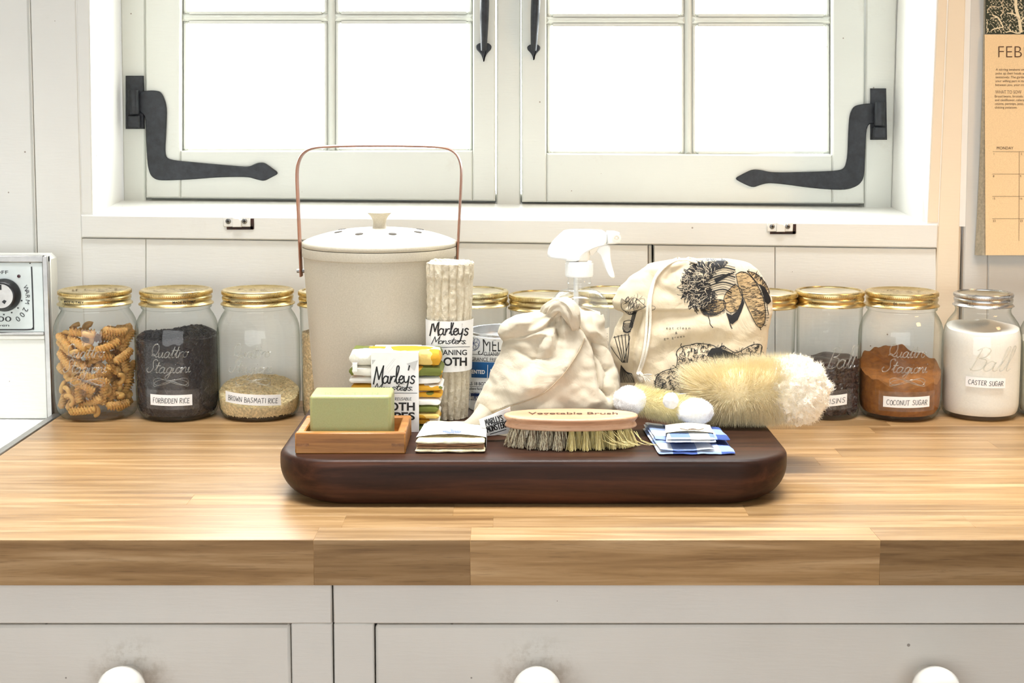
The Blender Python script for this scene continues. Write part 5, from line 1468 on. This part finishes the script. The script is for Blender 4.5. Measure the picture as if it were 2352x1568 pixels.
build_w(m, 'bristles', GOAT, big, kind='stuff')
under = M(); under.lathe([(0,-.004),(.014,.0),(.0225,.022),(.0265,.045),(.027,L*.88),(.02,L*.97),(0,L)], 40, Matrix(((up.x,sd.x,ax.x,a0.x),(up.y,sd.y,ax.y,a0.y),(up.z,sd.z,ax.z,a0.z),(0,0,0,1))))
build_w(under, 'bristle_core', GOAT, big)
wc = atd(1826, 896, DBB-.006); RW = 82*S*DBB/DB
def lump(v, seed, amp, f): return 1+amp*noise2(v.x*f+seed, v.y*f, v.z*f+seed)
m = M(); nlat, nlon = 56, 84
def wf(u, v):
    th, ph = v*PI, u*2*PI; d = Vector((math.sin(th)*math.cos(ph), math.sin(th)*math.sin(ph), math.cos(th)))
    r = RW*.93*lump(d, 2, .13, 3.2)*lump(d, 5, .10, 9)*lump(d, 8, .06, 21); p = wc+Vector((d.x*.98, d.y*.95, d.z))*r
    p.z = max(p.z, BT+.0006 if p.x < BX1-.01 else BT-.012); return tuple(p)
m.grid(nlon, nlat, wf, True, True); wool_b = bvh_of(m)
for k in range(26000):
    d = Vector((rb_.gauss(0,1), rb_.gauss(0,1), rb_.gauss(0,1))).normalized(); r = RW*.915*lump(d, 2, .13, 3.2)*lump(d, 5, .10, 9)*lump(d, 8, .06, 21)
    p = wc+Vector((d.x*.98, d.y*.95, d.z))*r
    swirl = Vector((noise2(p.x*260, p.y*260, p.z*260), noise2(p.x*260+7, p.y*260, p.z*260), noise2(p.x*260, p.y*260+9, p.z*260)))
    jit = Vector((rb_.gauss(0,1), rb_.gauss(0,1), rb_.gauss(0,1)))
    dd = (d*.55+swirl*1.5+jit*.35).normalized()
    if (p+dd*.006).z < BT+.0008: continue
    blade(m, p, dd, rb_.uniform(.0025, .0065), .00034, jit*1.1-d*.4, rb_, 3)
build_w(m, 'wool_tip', WOOL, big)
# small brush with white cotton puffs
DSB = 1.436; c0 = atd(1440, 912, DSB+.012); c1 = atd(1600, 950, DSB); ax = (c1-c0).normalized(); up = Vector((0,0,1)); up = (up-ax*up.dot(ax)).normalized(); sd = ax.cross(up)
small = thing('small_bottle_brush', 'small pale bristle brush with three white cotton puffs, front of the wool brush', 'brush', (c0.x, c0.y, BT))
L = (c1-c0).length; m = M()
for k in range(7000):
    s = L*rb_.uniform(.02, .95); th = rb_.uniform(0, 2*PI); rad = up*math.cos(th)+sd*math.sin(th); d = (rad+ax*(.5+rb_.gauss(0, .15))).normalized()
    p = c0+ax*s+rad*.004; le = .0165*rb_.uniform(.85, 1.05)
    if (p+d*le).z < BT+.001: le *= .6
    blade(m, p, d, le, .0005, ax*.15, rb_)
build_w(m, 'bristles', OLIVE, small, kind='stuff')
under = M(); under.lathe([(0,0),(.0105,.003),(.0115,L*.5),(.0105,L*.96),(0,L)], 32, Matrix(((up.x,sd.x,ax.x,c0.x),(up.y,sd.y,ax.y,c0.y),(up.z,sd.z,ax.z,c0.z),(0,0,0,1))))
build_w(under, 'bristle_core', OLIVE, small); build_w(M().tube([c0-ax*.01, c0, c1, c1+ax*.01], .0016, 8), 'twisted_wire', STEEL, small)
def puff(px, py, d, rx, rz, seed, n=4200, hair=.004):
    c = atd(px, py, d); m = M(); ss = S*d/DB; rx, rz = rx*ss, rz*ss
    c.z = max(c.z, BT+rz*.93)
    def f(u, v):
        th, ph = v*PI, u*2*PI; q = Vector((math.sin(th)*math.cos(ph), math.sin(th)*math.sin(ph), math.cos(th)))
        r = lump(q, seed, .12, 1.7)*lump(q, seed+3, .03, 8); return (c.x+q.x*rx*r, c.y+q.y*rz*r, max(BT+.0008, c.z+q.z*rz*r))
    m.grid(48, 32, f, True, True)
    for k in range(n):
        q = Vector((rb_.gauss(0,1), rb_.gauss(0,1), rb_.gauss(0,1))).normalized(); r = lump(q, seed, .12, 1.7)*lump(q, seed+3, .03, 8)*.985
        p = Vector((c.x+q.x*rx*r, c.y+q.y*rz*r, c.z+q.z*rz*r))
        if p.z < BT+.003: continue
        blade(m, p, (q+Vector((rb_.gauss(0,.5), rb_.gauss(0,.5), rb_.gauss(0,.5)))).normalized(), hair*.6*rb_.uniform(.4,1), .00022, Vector((rb_.gauss(0,.6), rb_.gauss(0,.6), rb_.gauss(0,.6))), rb_)
    build_w(m, 'cotton_puff', COTTON, small)
puff(1448, 919, DSB+.006, 39, 33, 2); puff(1597, 945, DSB-.006, 42, 31, 6); puff(1541, 920, DSB-.022, 17.5, 19, 9, 1200, .0016)

# vegetable brush
BEECH = wood('beech_wood', srgb(176,126,92), srgb(204,156,120), srgb(222,178,142), .42, (1.5, 26, 26), 3.2, 0, .05)
DV = 1.392; vb = atd(1311, 990, DV); hl = 154*S*DV/DB; hd = .0275
zt_, zb_ = atd(1176, 963, DV-hd).z, atd(1176, 992, DV-hd).z
brush = thing('vegetable_brush', 'oval wooden vegetable brush with stiff bristles at the board front', 'brush', (vb.x, vb.y, BT))
m = M(); h = zt_-zb_
def oval(s): return [(vb.x+hl*s*math.cos(a)*(1-.0), vb.y+(hd-hl*(1-s)*.9)*math.copysign(abs(math.sin(a))**.92, math.sin(a)), 0) for a in [2*PI*k/96 for k in range(96)]]
rg = []
for s, z in ((.90,0),(.955,.0),(.978,.03),(.985,.10),(.982,.20),(.968,.33),(.957,.45),(.968,.56),(.99,.68),(1.0,.80),(.999,.88),(.990,.94),(.965,.985),(.92,1.0),(.72,1.0)):
    rg.append([(x, y, zb_+h*z) for x, y, _ in oval(s)])
n = 96; m.add([p for r_ in rg for p in r_], [(j*n+k, j*n+(k+1)%n, (j+1)*n+(k+1)%n, (j+1)*n+k) for j in range(len(rg)-1) for k in range(n)]+[[k for k in range(n)][::-1], [(len(rg)-1)*n+k for k in range(n)]], True)
bk = build_w(m, 'brush_block', BEECH, brush); mpv = photo_onto(bvh_of(m), .0003)
m = M(); put_text(m, 'Vegetable Brush', 1213, -951.5, 5.0, mpv, .01, width=206); build_w(m, 'burnt_lettering', BROWNINK, bk)
def bristle_mat(name, stops):
    t = NT(name); v = t.coords((1,1,.06)); nz = t.noise(v, 900, 2, .6); return t.bsdf(t.ramp(nz, stops), .55)
TAMP = bristle_mat('mixed_plant_bristle', [(.36, srgb(70,48,40)), (.44, srgb(150,120,92)), (.52, srgb(226,214,178)), (.7, srgb(248,242,220))])
TAMP2 = bristle_mat('yellow_plant_bristle', [(.3, srgb(190,166,96)), (.5, srgb(222,204,136)), (.7, srgb(240,228,176))])
Hb = zb_-BT
def tuft(seed, out, mat, name='bristle_tuft'):
    r = random.Random(seed); m = M()
    for k in range(58):
        a, q = r.uniform(0, 2*PI), math.sqrt(r.random()); p = Vector((.0021*q*math.cos(a), .0021*q*math.sin(a), .0005))
        d = Vector((q*math.cos(a)*.16+r.gauss(0,.03)+out[0], q*math.sin(a)*.16+r.gauss(0,.03)+out[1], -1))
        L_ = Hb*r.uniform(.95, 1.0); e = p+d*L_; mid = p+d*L_*.5+Vector((0,0,0)); e.z = max(e.z, -Hb+.0004)
        m.tube([p, mid, e], [.00030,.00026,.0002], 3, caps=False)
    return m.mesh(name)
tv = 0
for ring_s, cnt in ((.86, 26), (.58, 16), (.28, 7)):
    for k in range(cnt):
        a = 2*PI*(k+.5)/cnt; x = hl*ring_s*math.cos(a); y = (hd-hl*(1-ring_s)*.16)*(.80 if ring_s > .8 else ring_s)*math.sin(a)
        mat = TAMP if x < -.002 else TAMP2; tv += 1
        me = tuft(100+tv, (.30*math.copysign(abs(math.cos(a))**3, math.cos(a))*ring_s, .22*math.sin(a)*ring_s), mat); me.materials.append(mat)
        o = bpy.data.objects.new('bristle_tuft', me); COL.objects.link(o); o.parent = brush; o.location = (x, y, Hb)
rs = random.Random(8); m = M()
for k in range(16):
    x = rs.uniform(.02, .064); p = Vector((vb.x+x, vb.y-hd*.7, zb_-.001)); d = Vector((rs.uniform(.3,1.4), rs.uniform(-.5,-.1), -1))
    m.tube([p, p+d*Hb*.45, p+d*Hb*.7+Vector((.004,0,.002)), p+d*Hb*.8+Vector((.009,0,.003))], [.0003,.00028,.00024,.0002], 4)
build_w(m, 'stray_bristles', TAMP2, brush)

# ================================================================== FOLDED CLOTHS IN FRONT
SPONGE = plain('natural_sponge_cloth', srgb(232,216,176), .95, 220, .12, .9, .0016)
SPONGEB = plain('brown_felt_layer', srgb(182,140,104), .95, 200, .1, .6)
fl_, fr_, br_, bl_ = atz(953,1041,BT), atz(1114,1041,BT), atz(1118,993,BT), atz(982,992,BT)
pk = thing('sponge_cloth_pack', 'flat pack of tan sponge cloths in a white paper band', 'sponge cloths', ((fl_.x+fr_.x)/2, (fl_.y+bl_.y)/2, BT))
cc = [(p.x, p.y) for p in (fl_, fr_, br_, bl_)]
def inset(c, k): 
    mx, my = sum(p[0] for p in c)/4, sum(p[1] for p in c)/4; return [(p[0]+(mx-p[0])*k, p[1]+(my-p[1])*k) for p in c]
for k, (za, zc_, ins, mt, nm) in enumerate(((0,.0042,0,SPONGE,'sponge_cloth'),(.0042,.0064,.03,SPONGEB,'felt_cloth'),(.0064,.0086,.035,SPONGEB,'felt_cloth'),(.0086,.0125,.012,SPONGE,'sponge_cloth'))):
    m = M(); loop_slab(m, inset(cc, ins), BT+.0003+za, BT+.0001+zc_, 40, 20, .35, .0008, 5+k); build_w(m, nm, mt, pk)
def lp(u, v): 
    a, b, c, d = (Vector((*p, 0)) for p in cc); return a.lerp(b, u).lerp(d.lerp(c, u), v)
bm = M()
def bandf(u, v, o=0.0):
    p = lp(-.012+1.024*u, .16+.66*v); arch = .0034*math.sin(PI*u)**.8*(1-v*.8); return (p.x, p.y, BT+.0128+arch+o)
bm.grid(28, 10, bandf, True)
for uu in (0, 1):
    bm.grid(2, 10, lambda a, v, uu=uu: (bandf(uu, v)[0], bandf(uu, v)[1], BT+.0006+(bandf(uu, v)[2]-BT-.0006)*a), True)
bvb = bvh_of(bm); bd = build_w(bm, 'paper_band', PAPER, pk); mpk = photo_onto(bvb, .0003)
m = M()
for k in range(5):
    a = k*1.26+.3; ribbon(m, catmull([(1038,-993),(1038+13*math.cos(a)-3,-993+5*math.sin(a)+2),(1038+22*math.cos(a),-993+6.5*math.sin(a)),(1038+13*math.cos(a)+4,-993+5*math.sin(a)-2),(1038,-993)], 4), 1.3, mpk)
    scan_fill(m, [(1038+6*math.cos(a),-993+2*math.sin(a)),(1038+14*math.cos(a)-2,-993+5*math.sin(a)+1.5),(1038+20*math.cos(a),-993+6*math.sin(a)),(1038+14*math.cos(a)+2,-993+5*math.sin(a)-1.5)], mpk, 1.0)
build_w(m, 'flower_print', plain('soft_blue_print', srgb(128,140,196), .7, 50, .05, 0), bd)
m = M(); put_text(m, 'M', 997, -996, 4, mpk, .0, width=14); put_text(m, 'M Y', 1066, -995, 3.6, mpk, 0, width=18); put_text(m, 'S U P E R S O F T', 992, -1004.5, 2.8, mpk, 0, width=92); build_w(m, 'small_lettering', plain('grey_ink', srgb(150,146,150), .7), bd)

def gingham(name, sc, c_dark, c_mid, c_white):
    t = NT(name); v = t.coords(); sp = t.n('SeparateXYZ'); t.l(v, sp.inputs[0])
    def stripe(o): return t.math('GREATER_THAN', t.math('FRACT', t.math('MULTIPLY', o, sc)), .5)
    s = t.math('ADD', stripe(sp.outputs[0]), stripe(t.math('ADD', sp.outputs[1], sp.outputs[2])))
    c = t.ramp(t.math('MULTIPLY', s, .5), [(0, c_white), (.34, c_mid), (.8, c_dark)], 'CONSTANT')
    return t.bsdf(c, .9, t.noise(v, 800, 2), .5, .0006)
GING = gingham('blue_check_cotton', 21.0, srgb(56,78,138), srgb(138,156,196), srgb(226,230,236))
GING2 = gingham('pale_blue_check_cotton', 26.0, srgb(108,130,178), srgb(208,216,230), srgb(246,246,246))
CARD = plain('cream_card_sleeve', srgb(238,222,188), .7, 200, .05, .1)
f0, f1, f2, f3 = atz(1514,1047,BT), atz(1690,1045,BT), atz(1655,985,BT+.008), atz(1476,987,BT)
nap = thing('check_napkin', 'folded blue and white check cloth under the small sleeved wrap', 'napkin', ((f0.x+f1.x)/2, (f0.y+f3.y)/2, BT))
cc2 = [(p.x, p.y) for p in (f0, f1, f2, f3)]
def ip(u, v):
    a, b, c, d = (Vector(p) for p in cc2); q = a.lerp(b, u).lerp(d.lerp(c, u), v); return (q.x, q.y)
for nm, c_, za, zb2, sd_ in (('folded_layer', [ip(0,0),ip(1,.01),ip(1,1),ip(0,1)], 0, .0034, 1), ('folded_layer', [ip(.02,.02),ip(.72,.03),ip(.72,1),ip(.01,1)], .0034, .0062, 2), ('folded_layer', [ip(.03,.33),ip(1.0,.36),ip(.99,1),ip(.03,1)], .0064, .0098, 3)):
    m = M(); loop_slab(m, c_, BT+.0002+za, BT+zb2, 36, 18, .55, .0012, sd_*4, lambda u, q, s=sd_: .0010*math.sin(u*6+s)*(s > 1)); build_w(m, nm, GING, nap)
g0, g1, g2, g3 = atz(1530,1018,BT+.011), atz(1645,1018,BT+.011), atz(1632,984,BT+.013), atz(1530,984,BT+.013)
wr = thing('wax_wrap', 'small folded pale check wrap in a cream card sleeve on the blue cloth', 'wrap', ((g0.x+g1.x)/2, (g0.y+g3.y)/2, BT+.0105))
cw = [(p.x, p.y) for p in (g0, g1, g2, g3)]
m = M(); loop_slab(m, cw, BT+.0112, BT+.0136, 24, 18, .5, .0004, 3); build_w(m, 'folded_cloth', GING2, wr); m = M(); loop_slab(m, inset(cw, .03), BT+.0138, BT+.0164, 24, 18, .5, .0004, 5); build_w(m, 'folded_cloth', GING2, wr)
def wp(u, v, z):
    a, b, c, d = (Vector(p) for p in cw); q = a.lerp(b, u).lerp(d.lerp(c, u), v); return (q.x, q.y, z)
bm = M(); bm.grid(20, 8, lambda u, v: wp(-.02+1.0*u, .34+.64*v, BT+.0170+.0022*math.sin(PI*u)), True)
for uu in (0, 1): bm.grid(2, 8, lambda a, v, uu=uu: wp(-.02+1.0*uu, .34+.64*v, BT+.0112+.0058*a), True)
sl_ = build_w(bm, 'card_sleeve', CARD, wr); mpc = photo_onto(bvh_of(bm), .0003)
m = M(); put_text(m, 'Bee Kitchen', 1552, -994, 4.4, mpc, .0, width=72); ribbon(m, catmull([(1562,-984),(1580,-987.5),(1590,-984.5),(1604,-987.5),(1616,-984)], 4), 1.1, mpc); ribbon(m, [(1582,-986),(1598,-986)], 1.8, mpc); build_w(m, 'printed_lettering', BROWNINK, sl_)
# ================================================================== COOKER ON THE LEFT
ENAM = paint('white_enamel', srgb(240,240,232), amount=.5, rough=.22, speck=.35, seed=3.1)
ALU = metal('dull_aluminium_trim', srgb(168,166,164), srgb(198,196,192), .36)
PANEL = plain('pale_blue_control_panel', srgb(214,222,220), .3, 40, .03, .03)
BLACKP = plain('black_plastic', srgb(24,24,26), .35, 60, .05, .03)
DKB = 1.758
def ck(px, py, d=DKB): return atd(px, py, d)
cb = ck(118, 968); cook = thing('cooker', 'old white enamel cooker with metal trim and oven dial at the worktop end', 'cooker', (-.9, -.3, 0))
xr_ = ck(116, 780).x; xl_ = -1.32; zt_k = ck(110, 586).z; zb_k = CT-.014; yf_ = DKB+CY
def cw_(m, nm, mt, par=cook, **k): return build_w(m, nm, mt, par, **k)
cw_(M().box(xl_, xr_-.0004, yf_+.006, -.040, zb_k, zt_k-.0004, .006), 'splashback_body', ENAM)
tw = .0078
zs1 = ck(119, 763).z; zs0 = ck(119, 770).z; zl0, zl1 = ck(119, 975).z, ck(119, 963).z
cw_(M().box(xl_, xr_, yf_, yf_+.008, zt_k-.0095, zt_k, .0014), 'metal_trim', ALU)
cw_(M().box(xr_-tw, xr_, yf_-.0006, yf_+.008, zb_k, zt_k-.0004, .0014), 'metal_trim', ALU)
cw_(M().box(xl_, xr_-tw, yf_, yf_+.008, zs0, zs1, .001), 'metal_trim', ALU)
cw_(M().box(xl_, xr_-tw, yf_-.0004, yf_+.008, zl0, zl1, .001), 'metal_trim', ALU)
cw_(M().box(xl_, xr_-tw, yf_+.001, yf_+.008, ck(119,780).z, zs0, .001), 'ledge', ENAM)
cw_(M().box(xl_, xr_-tw, yf_+.003, yf_+.008, zl1, ck(119,780).z, .001), 'lower_panel', ENAM)
cp = M().box(xl_, xr_-tw, yf_+.002, yf_+.008, zs1, zt_k-.0095, .0008); bvk = bvh_of(M().box(xl_, xr_-tw, yf_+.002, yf_+.008, zs1, zt_k-.0095))
pan = cw_(cp, 'control_panel', PANEL); mpk_ = photo_onto(bvk, .0003)
m = M(); q = [(-300,-602.5),(-150,-602.5),(20,-602.5),(62,-602.5),(69,-605),(72.5,-612),(77,-745),(75,-753),(68,-756.5),(20,-757),(-150,-757),(-300,-757)]
ribbon(m, catmull(q, 4)[4:-4], 3.0, mpk_)
put_text(m, 'OFF', -12, -629, 8.5, mpk_, 0, width=31); put_text(m, '300', -20, -738, 12, mpk_, 0, width=46); put_text(m, 'oven', -14, -749.5, 6, mpk_, 0, width=35)
def arc_text(s, cx_, cy_, r, a0, da, h):
    for k, ch in enumerate(s):
        a = a0-k*da; put_text(m, ch, cx_+r*math.cos(a)-4*math.sin(a), cy_+r*math.sin(a)+4*math.cos(a), h, mpk_, 0, rot=a-PI/2)
arc_text('WARM', 2, -683, 57, .40, .185, 10.5); arc_text('200', 2, -683, 57, -.46, .22, 13)
for x, y in ((50,690),(41.5,707),(27,717.5),(9,722),(-12,722)): scan_fill(m, [(x+1.8*math.cos(k*.9), -y+1.8*math.sin(k*.9)) for k in range(7)], mpk_, .8)
cw_(m, 'dial_lettering', BLACKP, pan)
m = M(); p = ck(42, 634.5); m.lathe([(.0022,0),(.0020,.0008),(0,.0011)], 18, Matrix.Translation((p.x, yf_+.002, p.z)) @ Matrix.Rotation(PI/2, 4, 'X')); cw_(m, 'indicator_light', plain('dark_red_lamp', srgb(60,20,28), .2), pan)
kp_ = ck(2, 680, DKB-.012); T = Matrix.Translation((kp_.x, yf_+.002, kp_.z)) @ Matrix.Rotation(PI/2, 4, 'X')
kn_ = cw_(M().lathe([(.0205,0),(.0208,.004),(.0195,.006),(.0180,.012),(.0160,.0135),(0,.0135)], 48, T), 'oven_knob', BLACKP)
WORN = metal('worn_knob_metal', srgb(186,182,178), srgb(220,218,214), .4)
m = M(); m.lathe([(.0152,.0134),(.0150,.0142),(0,.0144)], 40, T); cw_(m, 'knob_face', WORN, kn_)
m = M(); m.prism(ccw([(kp_.x-.0012, kp_.z+.008), (kp_.x+.0012, kp_.z+.008), (kp_.x+.0012, kp_.z+.0145), (kp_.x-.0012, kp_.z+.0145)]), yf_-.0128, yf_-.0121); m.prism(ccw([(kp_.x+.001, kp_.z-.007), (kp_.x+.004, kp_.z-.0045), (kp_.x+.007, kp_.z-.006), (kp_.x+.0045, kp_.z-.010)]), yf_-.0127, yf_-.0121); cw_(m, 'knob_mark', BLACKP, kn_)
# hob top, its metal edge strip beside the worktop, oven body under it
cw_(M().box(xl_, XL-.012, YFR+.004, yf_+.004, CT-.034, CT-.008, .004), 'hob_top', ENAM)
cw_(M().box(XL-.0125, XL-.0015, YFR+.002, yf_-.001, CT-.036, CT+.0006, .0012), 'edge_strip', ALU)
cw_(M().box(xl_, XL-.004, YFR+.012, -.03, .06, CT-.036, .003), 'oven_body', ENAM)
cw_(M().box(xl_+.03, XL-.03, YFR+.002, YFR+.012, .2, .7, .003), 'oven_door', ENAM)
cw_(M().box(xl_+.01, XL-.01, YFR+.05, -.03, 0, .06), 'plinth', BLACKP)

# ================================================================== CALENDAR ON THE RIGHT
KRAFT = plain('kraft_paper', srgb(236,206,160), .85, 900, .05, .1)
PAGEE = plain('page_edge_paper', srgb(196,182,156), .9, 300, .12)
DARKG = plain('dark_green_print', srgb(48,54,38), .75, 150, .08)
CREAMP = plain('cream_print', srgb(238,224,188), .75, 100, .03)
cal = thing('wall_calendar', 'kraft paper wall calendar open at February, hanging right of the window', 'calendar', tuple(atd(2400, 300, D-.004)))
def page(l0, l1, d0, d1, y0, y1, right, mats, nm, bow=0.0, th=.0006, par=cal):
    """sheet hanging from photo row y0 to y1; left edge goes from l0 to l1"""
    m = M()
    def f(u, v, o=0):
        yy = y0+(y1-y0)*v; l = l0+(l1-l0)*v**1.6; d = d0+(d1-d0)*v**1.3-bow*math.sin(PI*v)
        p = atd(l+(right-l)*u, yy, d+.002*(1-u)**6*v); return (p.x, p.y+o, p.z)
    m.grid(14, 16, f, True); n0 = len(m.v); m.grid(14, 16, lambda u, v: f(u, v, th), True)
    rim = [k for k in range(14)]+[j*14+13 for j in range(1, 16)]+[15*14+k for k in range(12, -1, -1)]+[j*14 for j in range(14, 0, -1)]
    for a, b in zip(rim, rim[1:]+rim[:1]): m.f.append([a, n0+a, n0+b, b]); m.sm.append(True); m.mi.append(0)
    o = build_w(m, nm, mats, par); return o, m
for k in range(9):
    page(2258.5+k*.35, 2239+k*2.1, D-.004-k*.0004, D-.005-k*.0012, 79, 585+(k % 3)*.6, 2640, PAGEE, 'under_page')
fp, fm = page(2262, 2264, D-.008, D-.019, 79, 586, 2640, KRAFT, 'front_page', .003)
mpf = photo_onto(bvh_of(fm), .0003)
m = M()
put_text(m, 'FEBRUARY', 2293, -132, 28, mpf, -.016, sx=1.0)
for k, ln in enumerate(('A stirring awakens under the soil as bulbs', 'poke up their heads and look about them', 'tentatively. The garden is waking, so play', 'your willing part in its progress and share', 'between you, your crops and the birds.')): put_text(m, ln, 2287-k*.2, -162-k*8.8, 5.4, mpf, 0)
put_text(m, 'WHAT TO SOW', 2286, -215, 8.2, mpf, -.01, width=60)
for k, ln in enumerate(('Broad beans, brussels sprouts, cabbages', 'and cauliflower, celeriac, leeks,', 'onions, parsnips, peas, and start', 'chitting potatoes.')): put_text(m, ln, 2285, -223.5-k*8.5, 5.4, mpf, 0)
put_text(m, 'MONDAY', 2289.5, -343, 6.8, mpf, 0, width=38); put_text(m, 'TUESDAY', 2356, -343, 6.8, mpf, 0, width=42); put_text(m, 'WEDNESDAY', 2420, -343, 6.8, mpf, 0, width=56)
for r_ in range(5):
    y = 348+r_*51.3
    if r_ < 4: ribbon(m, [(2280-(r_ > 0)*1+k*14, -(y+k*.02)) for k in range(22)], .7, mpf)
    for c_ in range(4):
        dn_ = 1+r_*7+c_
        if r_ < 4: put_text(m, str(dn_), 2282.5-(r_ > 0)*2+c_*62, -(y+7.5), 5, mpf, 0)
for c_ in range(4): ribbon(m, [(2341+c_*62-k*.1, -(348+k*20.5)) for k in range(11)], .7, mpf)
build_w(m, 'calendar_lettering', BROWNINK, fp)
pp_, pm = page(2266, 2263.5, D-.006, D-.008, -330, 77.5, 2640, DARKG, 'picture_page', .004)
page(2262, 2259, D-.003, D-.004, -330, 78, 2640, PAGEE, 'under_page')
mpi = photo_onto(bvh_of(pm), .0003); m = M(); rc = random.Random(3)
for k in range(1500):   # little leaf cuts
    x, y = 2266+rc.random()*110, 76-rc.random()*110
    a = rc.gauss(-.6, .35); ribbon(m, [(x-1.3*math.cos(a), -y-1.3*math.sin(a)), (x+.3, -y+1.0), (x+1.5*math.cos(a), -y+1.2*math.sin(a))], .8, mpi) if (int(x/4.2)+int(y/4.6)) % 2 == 0 else None
for ln, wd in (([(2346,78),(2343,60),(2341,45),(2336,28),(2333,10),(2334,-40)], 7), ([(2341,45),(2334,36),(2326,32),(2314,30)], 2.6), ([(2326,32),(2324,24)], 2), ([(2342,52),(2352,40),(2364,34)], 3.2), ([(2343,76),(2334,76),(2322,72),(2311,74)], 2.4), ([(2322,72),(2317,65)], 2), ([(2304,62),(2296,64),(2284,66),(2277,70)], 2.4), ([(2304,62),(2298,50),(2292,40),(2282,36)], 3), ([(2292,40),(2279,34)], 2), ([(2292,40),(2276,42)], 1.8)):
    ribbon(m, catmull([(x, -y) for x, y in ln], 4), wd, mpi)
for ln in ([(2268,30),(2270,20),(2276,16),(2284,14),(2292,17),(2300,14),(2304,18),(2303,30),(2299,36),(2302,44)], [(2266,76),(2270,70),(2266,64),(2268,52),(2266,46)], [(2300,78),(2298,70),(2294,66),(2297,60)], [(2304,18),(2301,8),(2306,-6)]): ribbon(m, catmull([(x, -y) for x, y in ln], 4), 1.3, mpi)
build_w(m, 'tree_print', CREAMP, pp_)
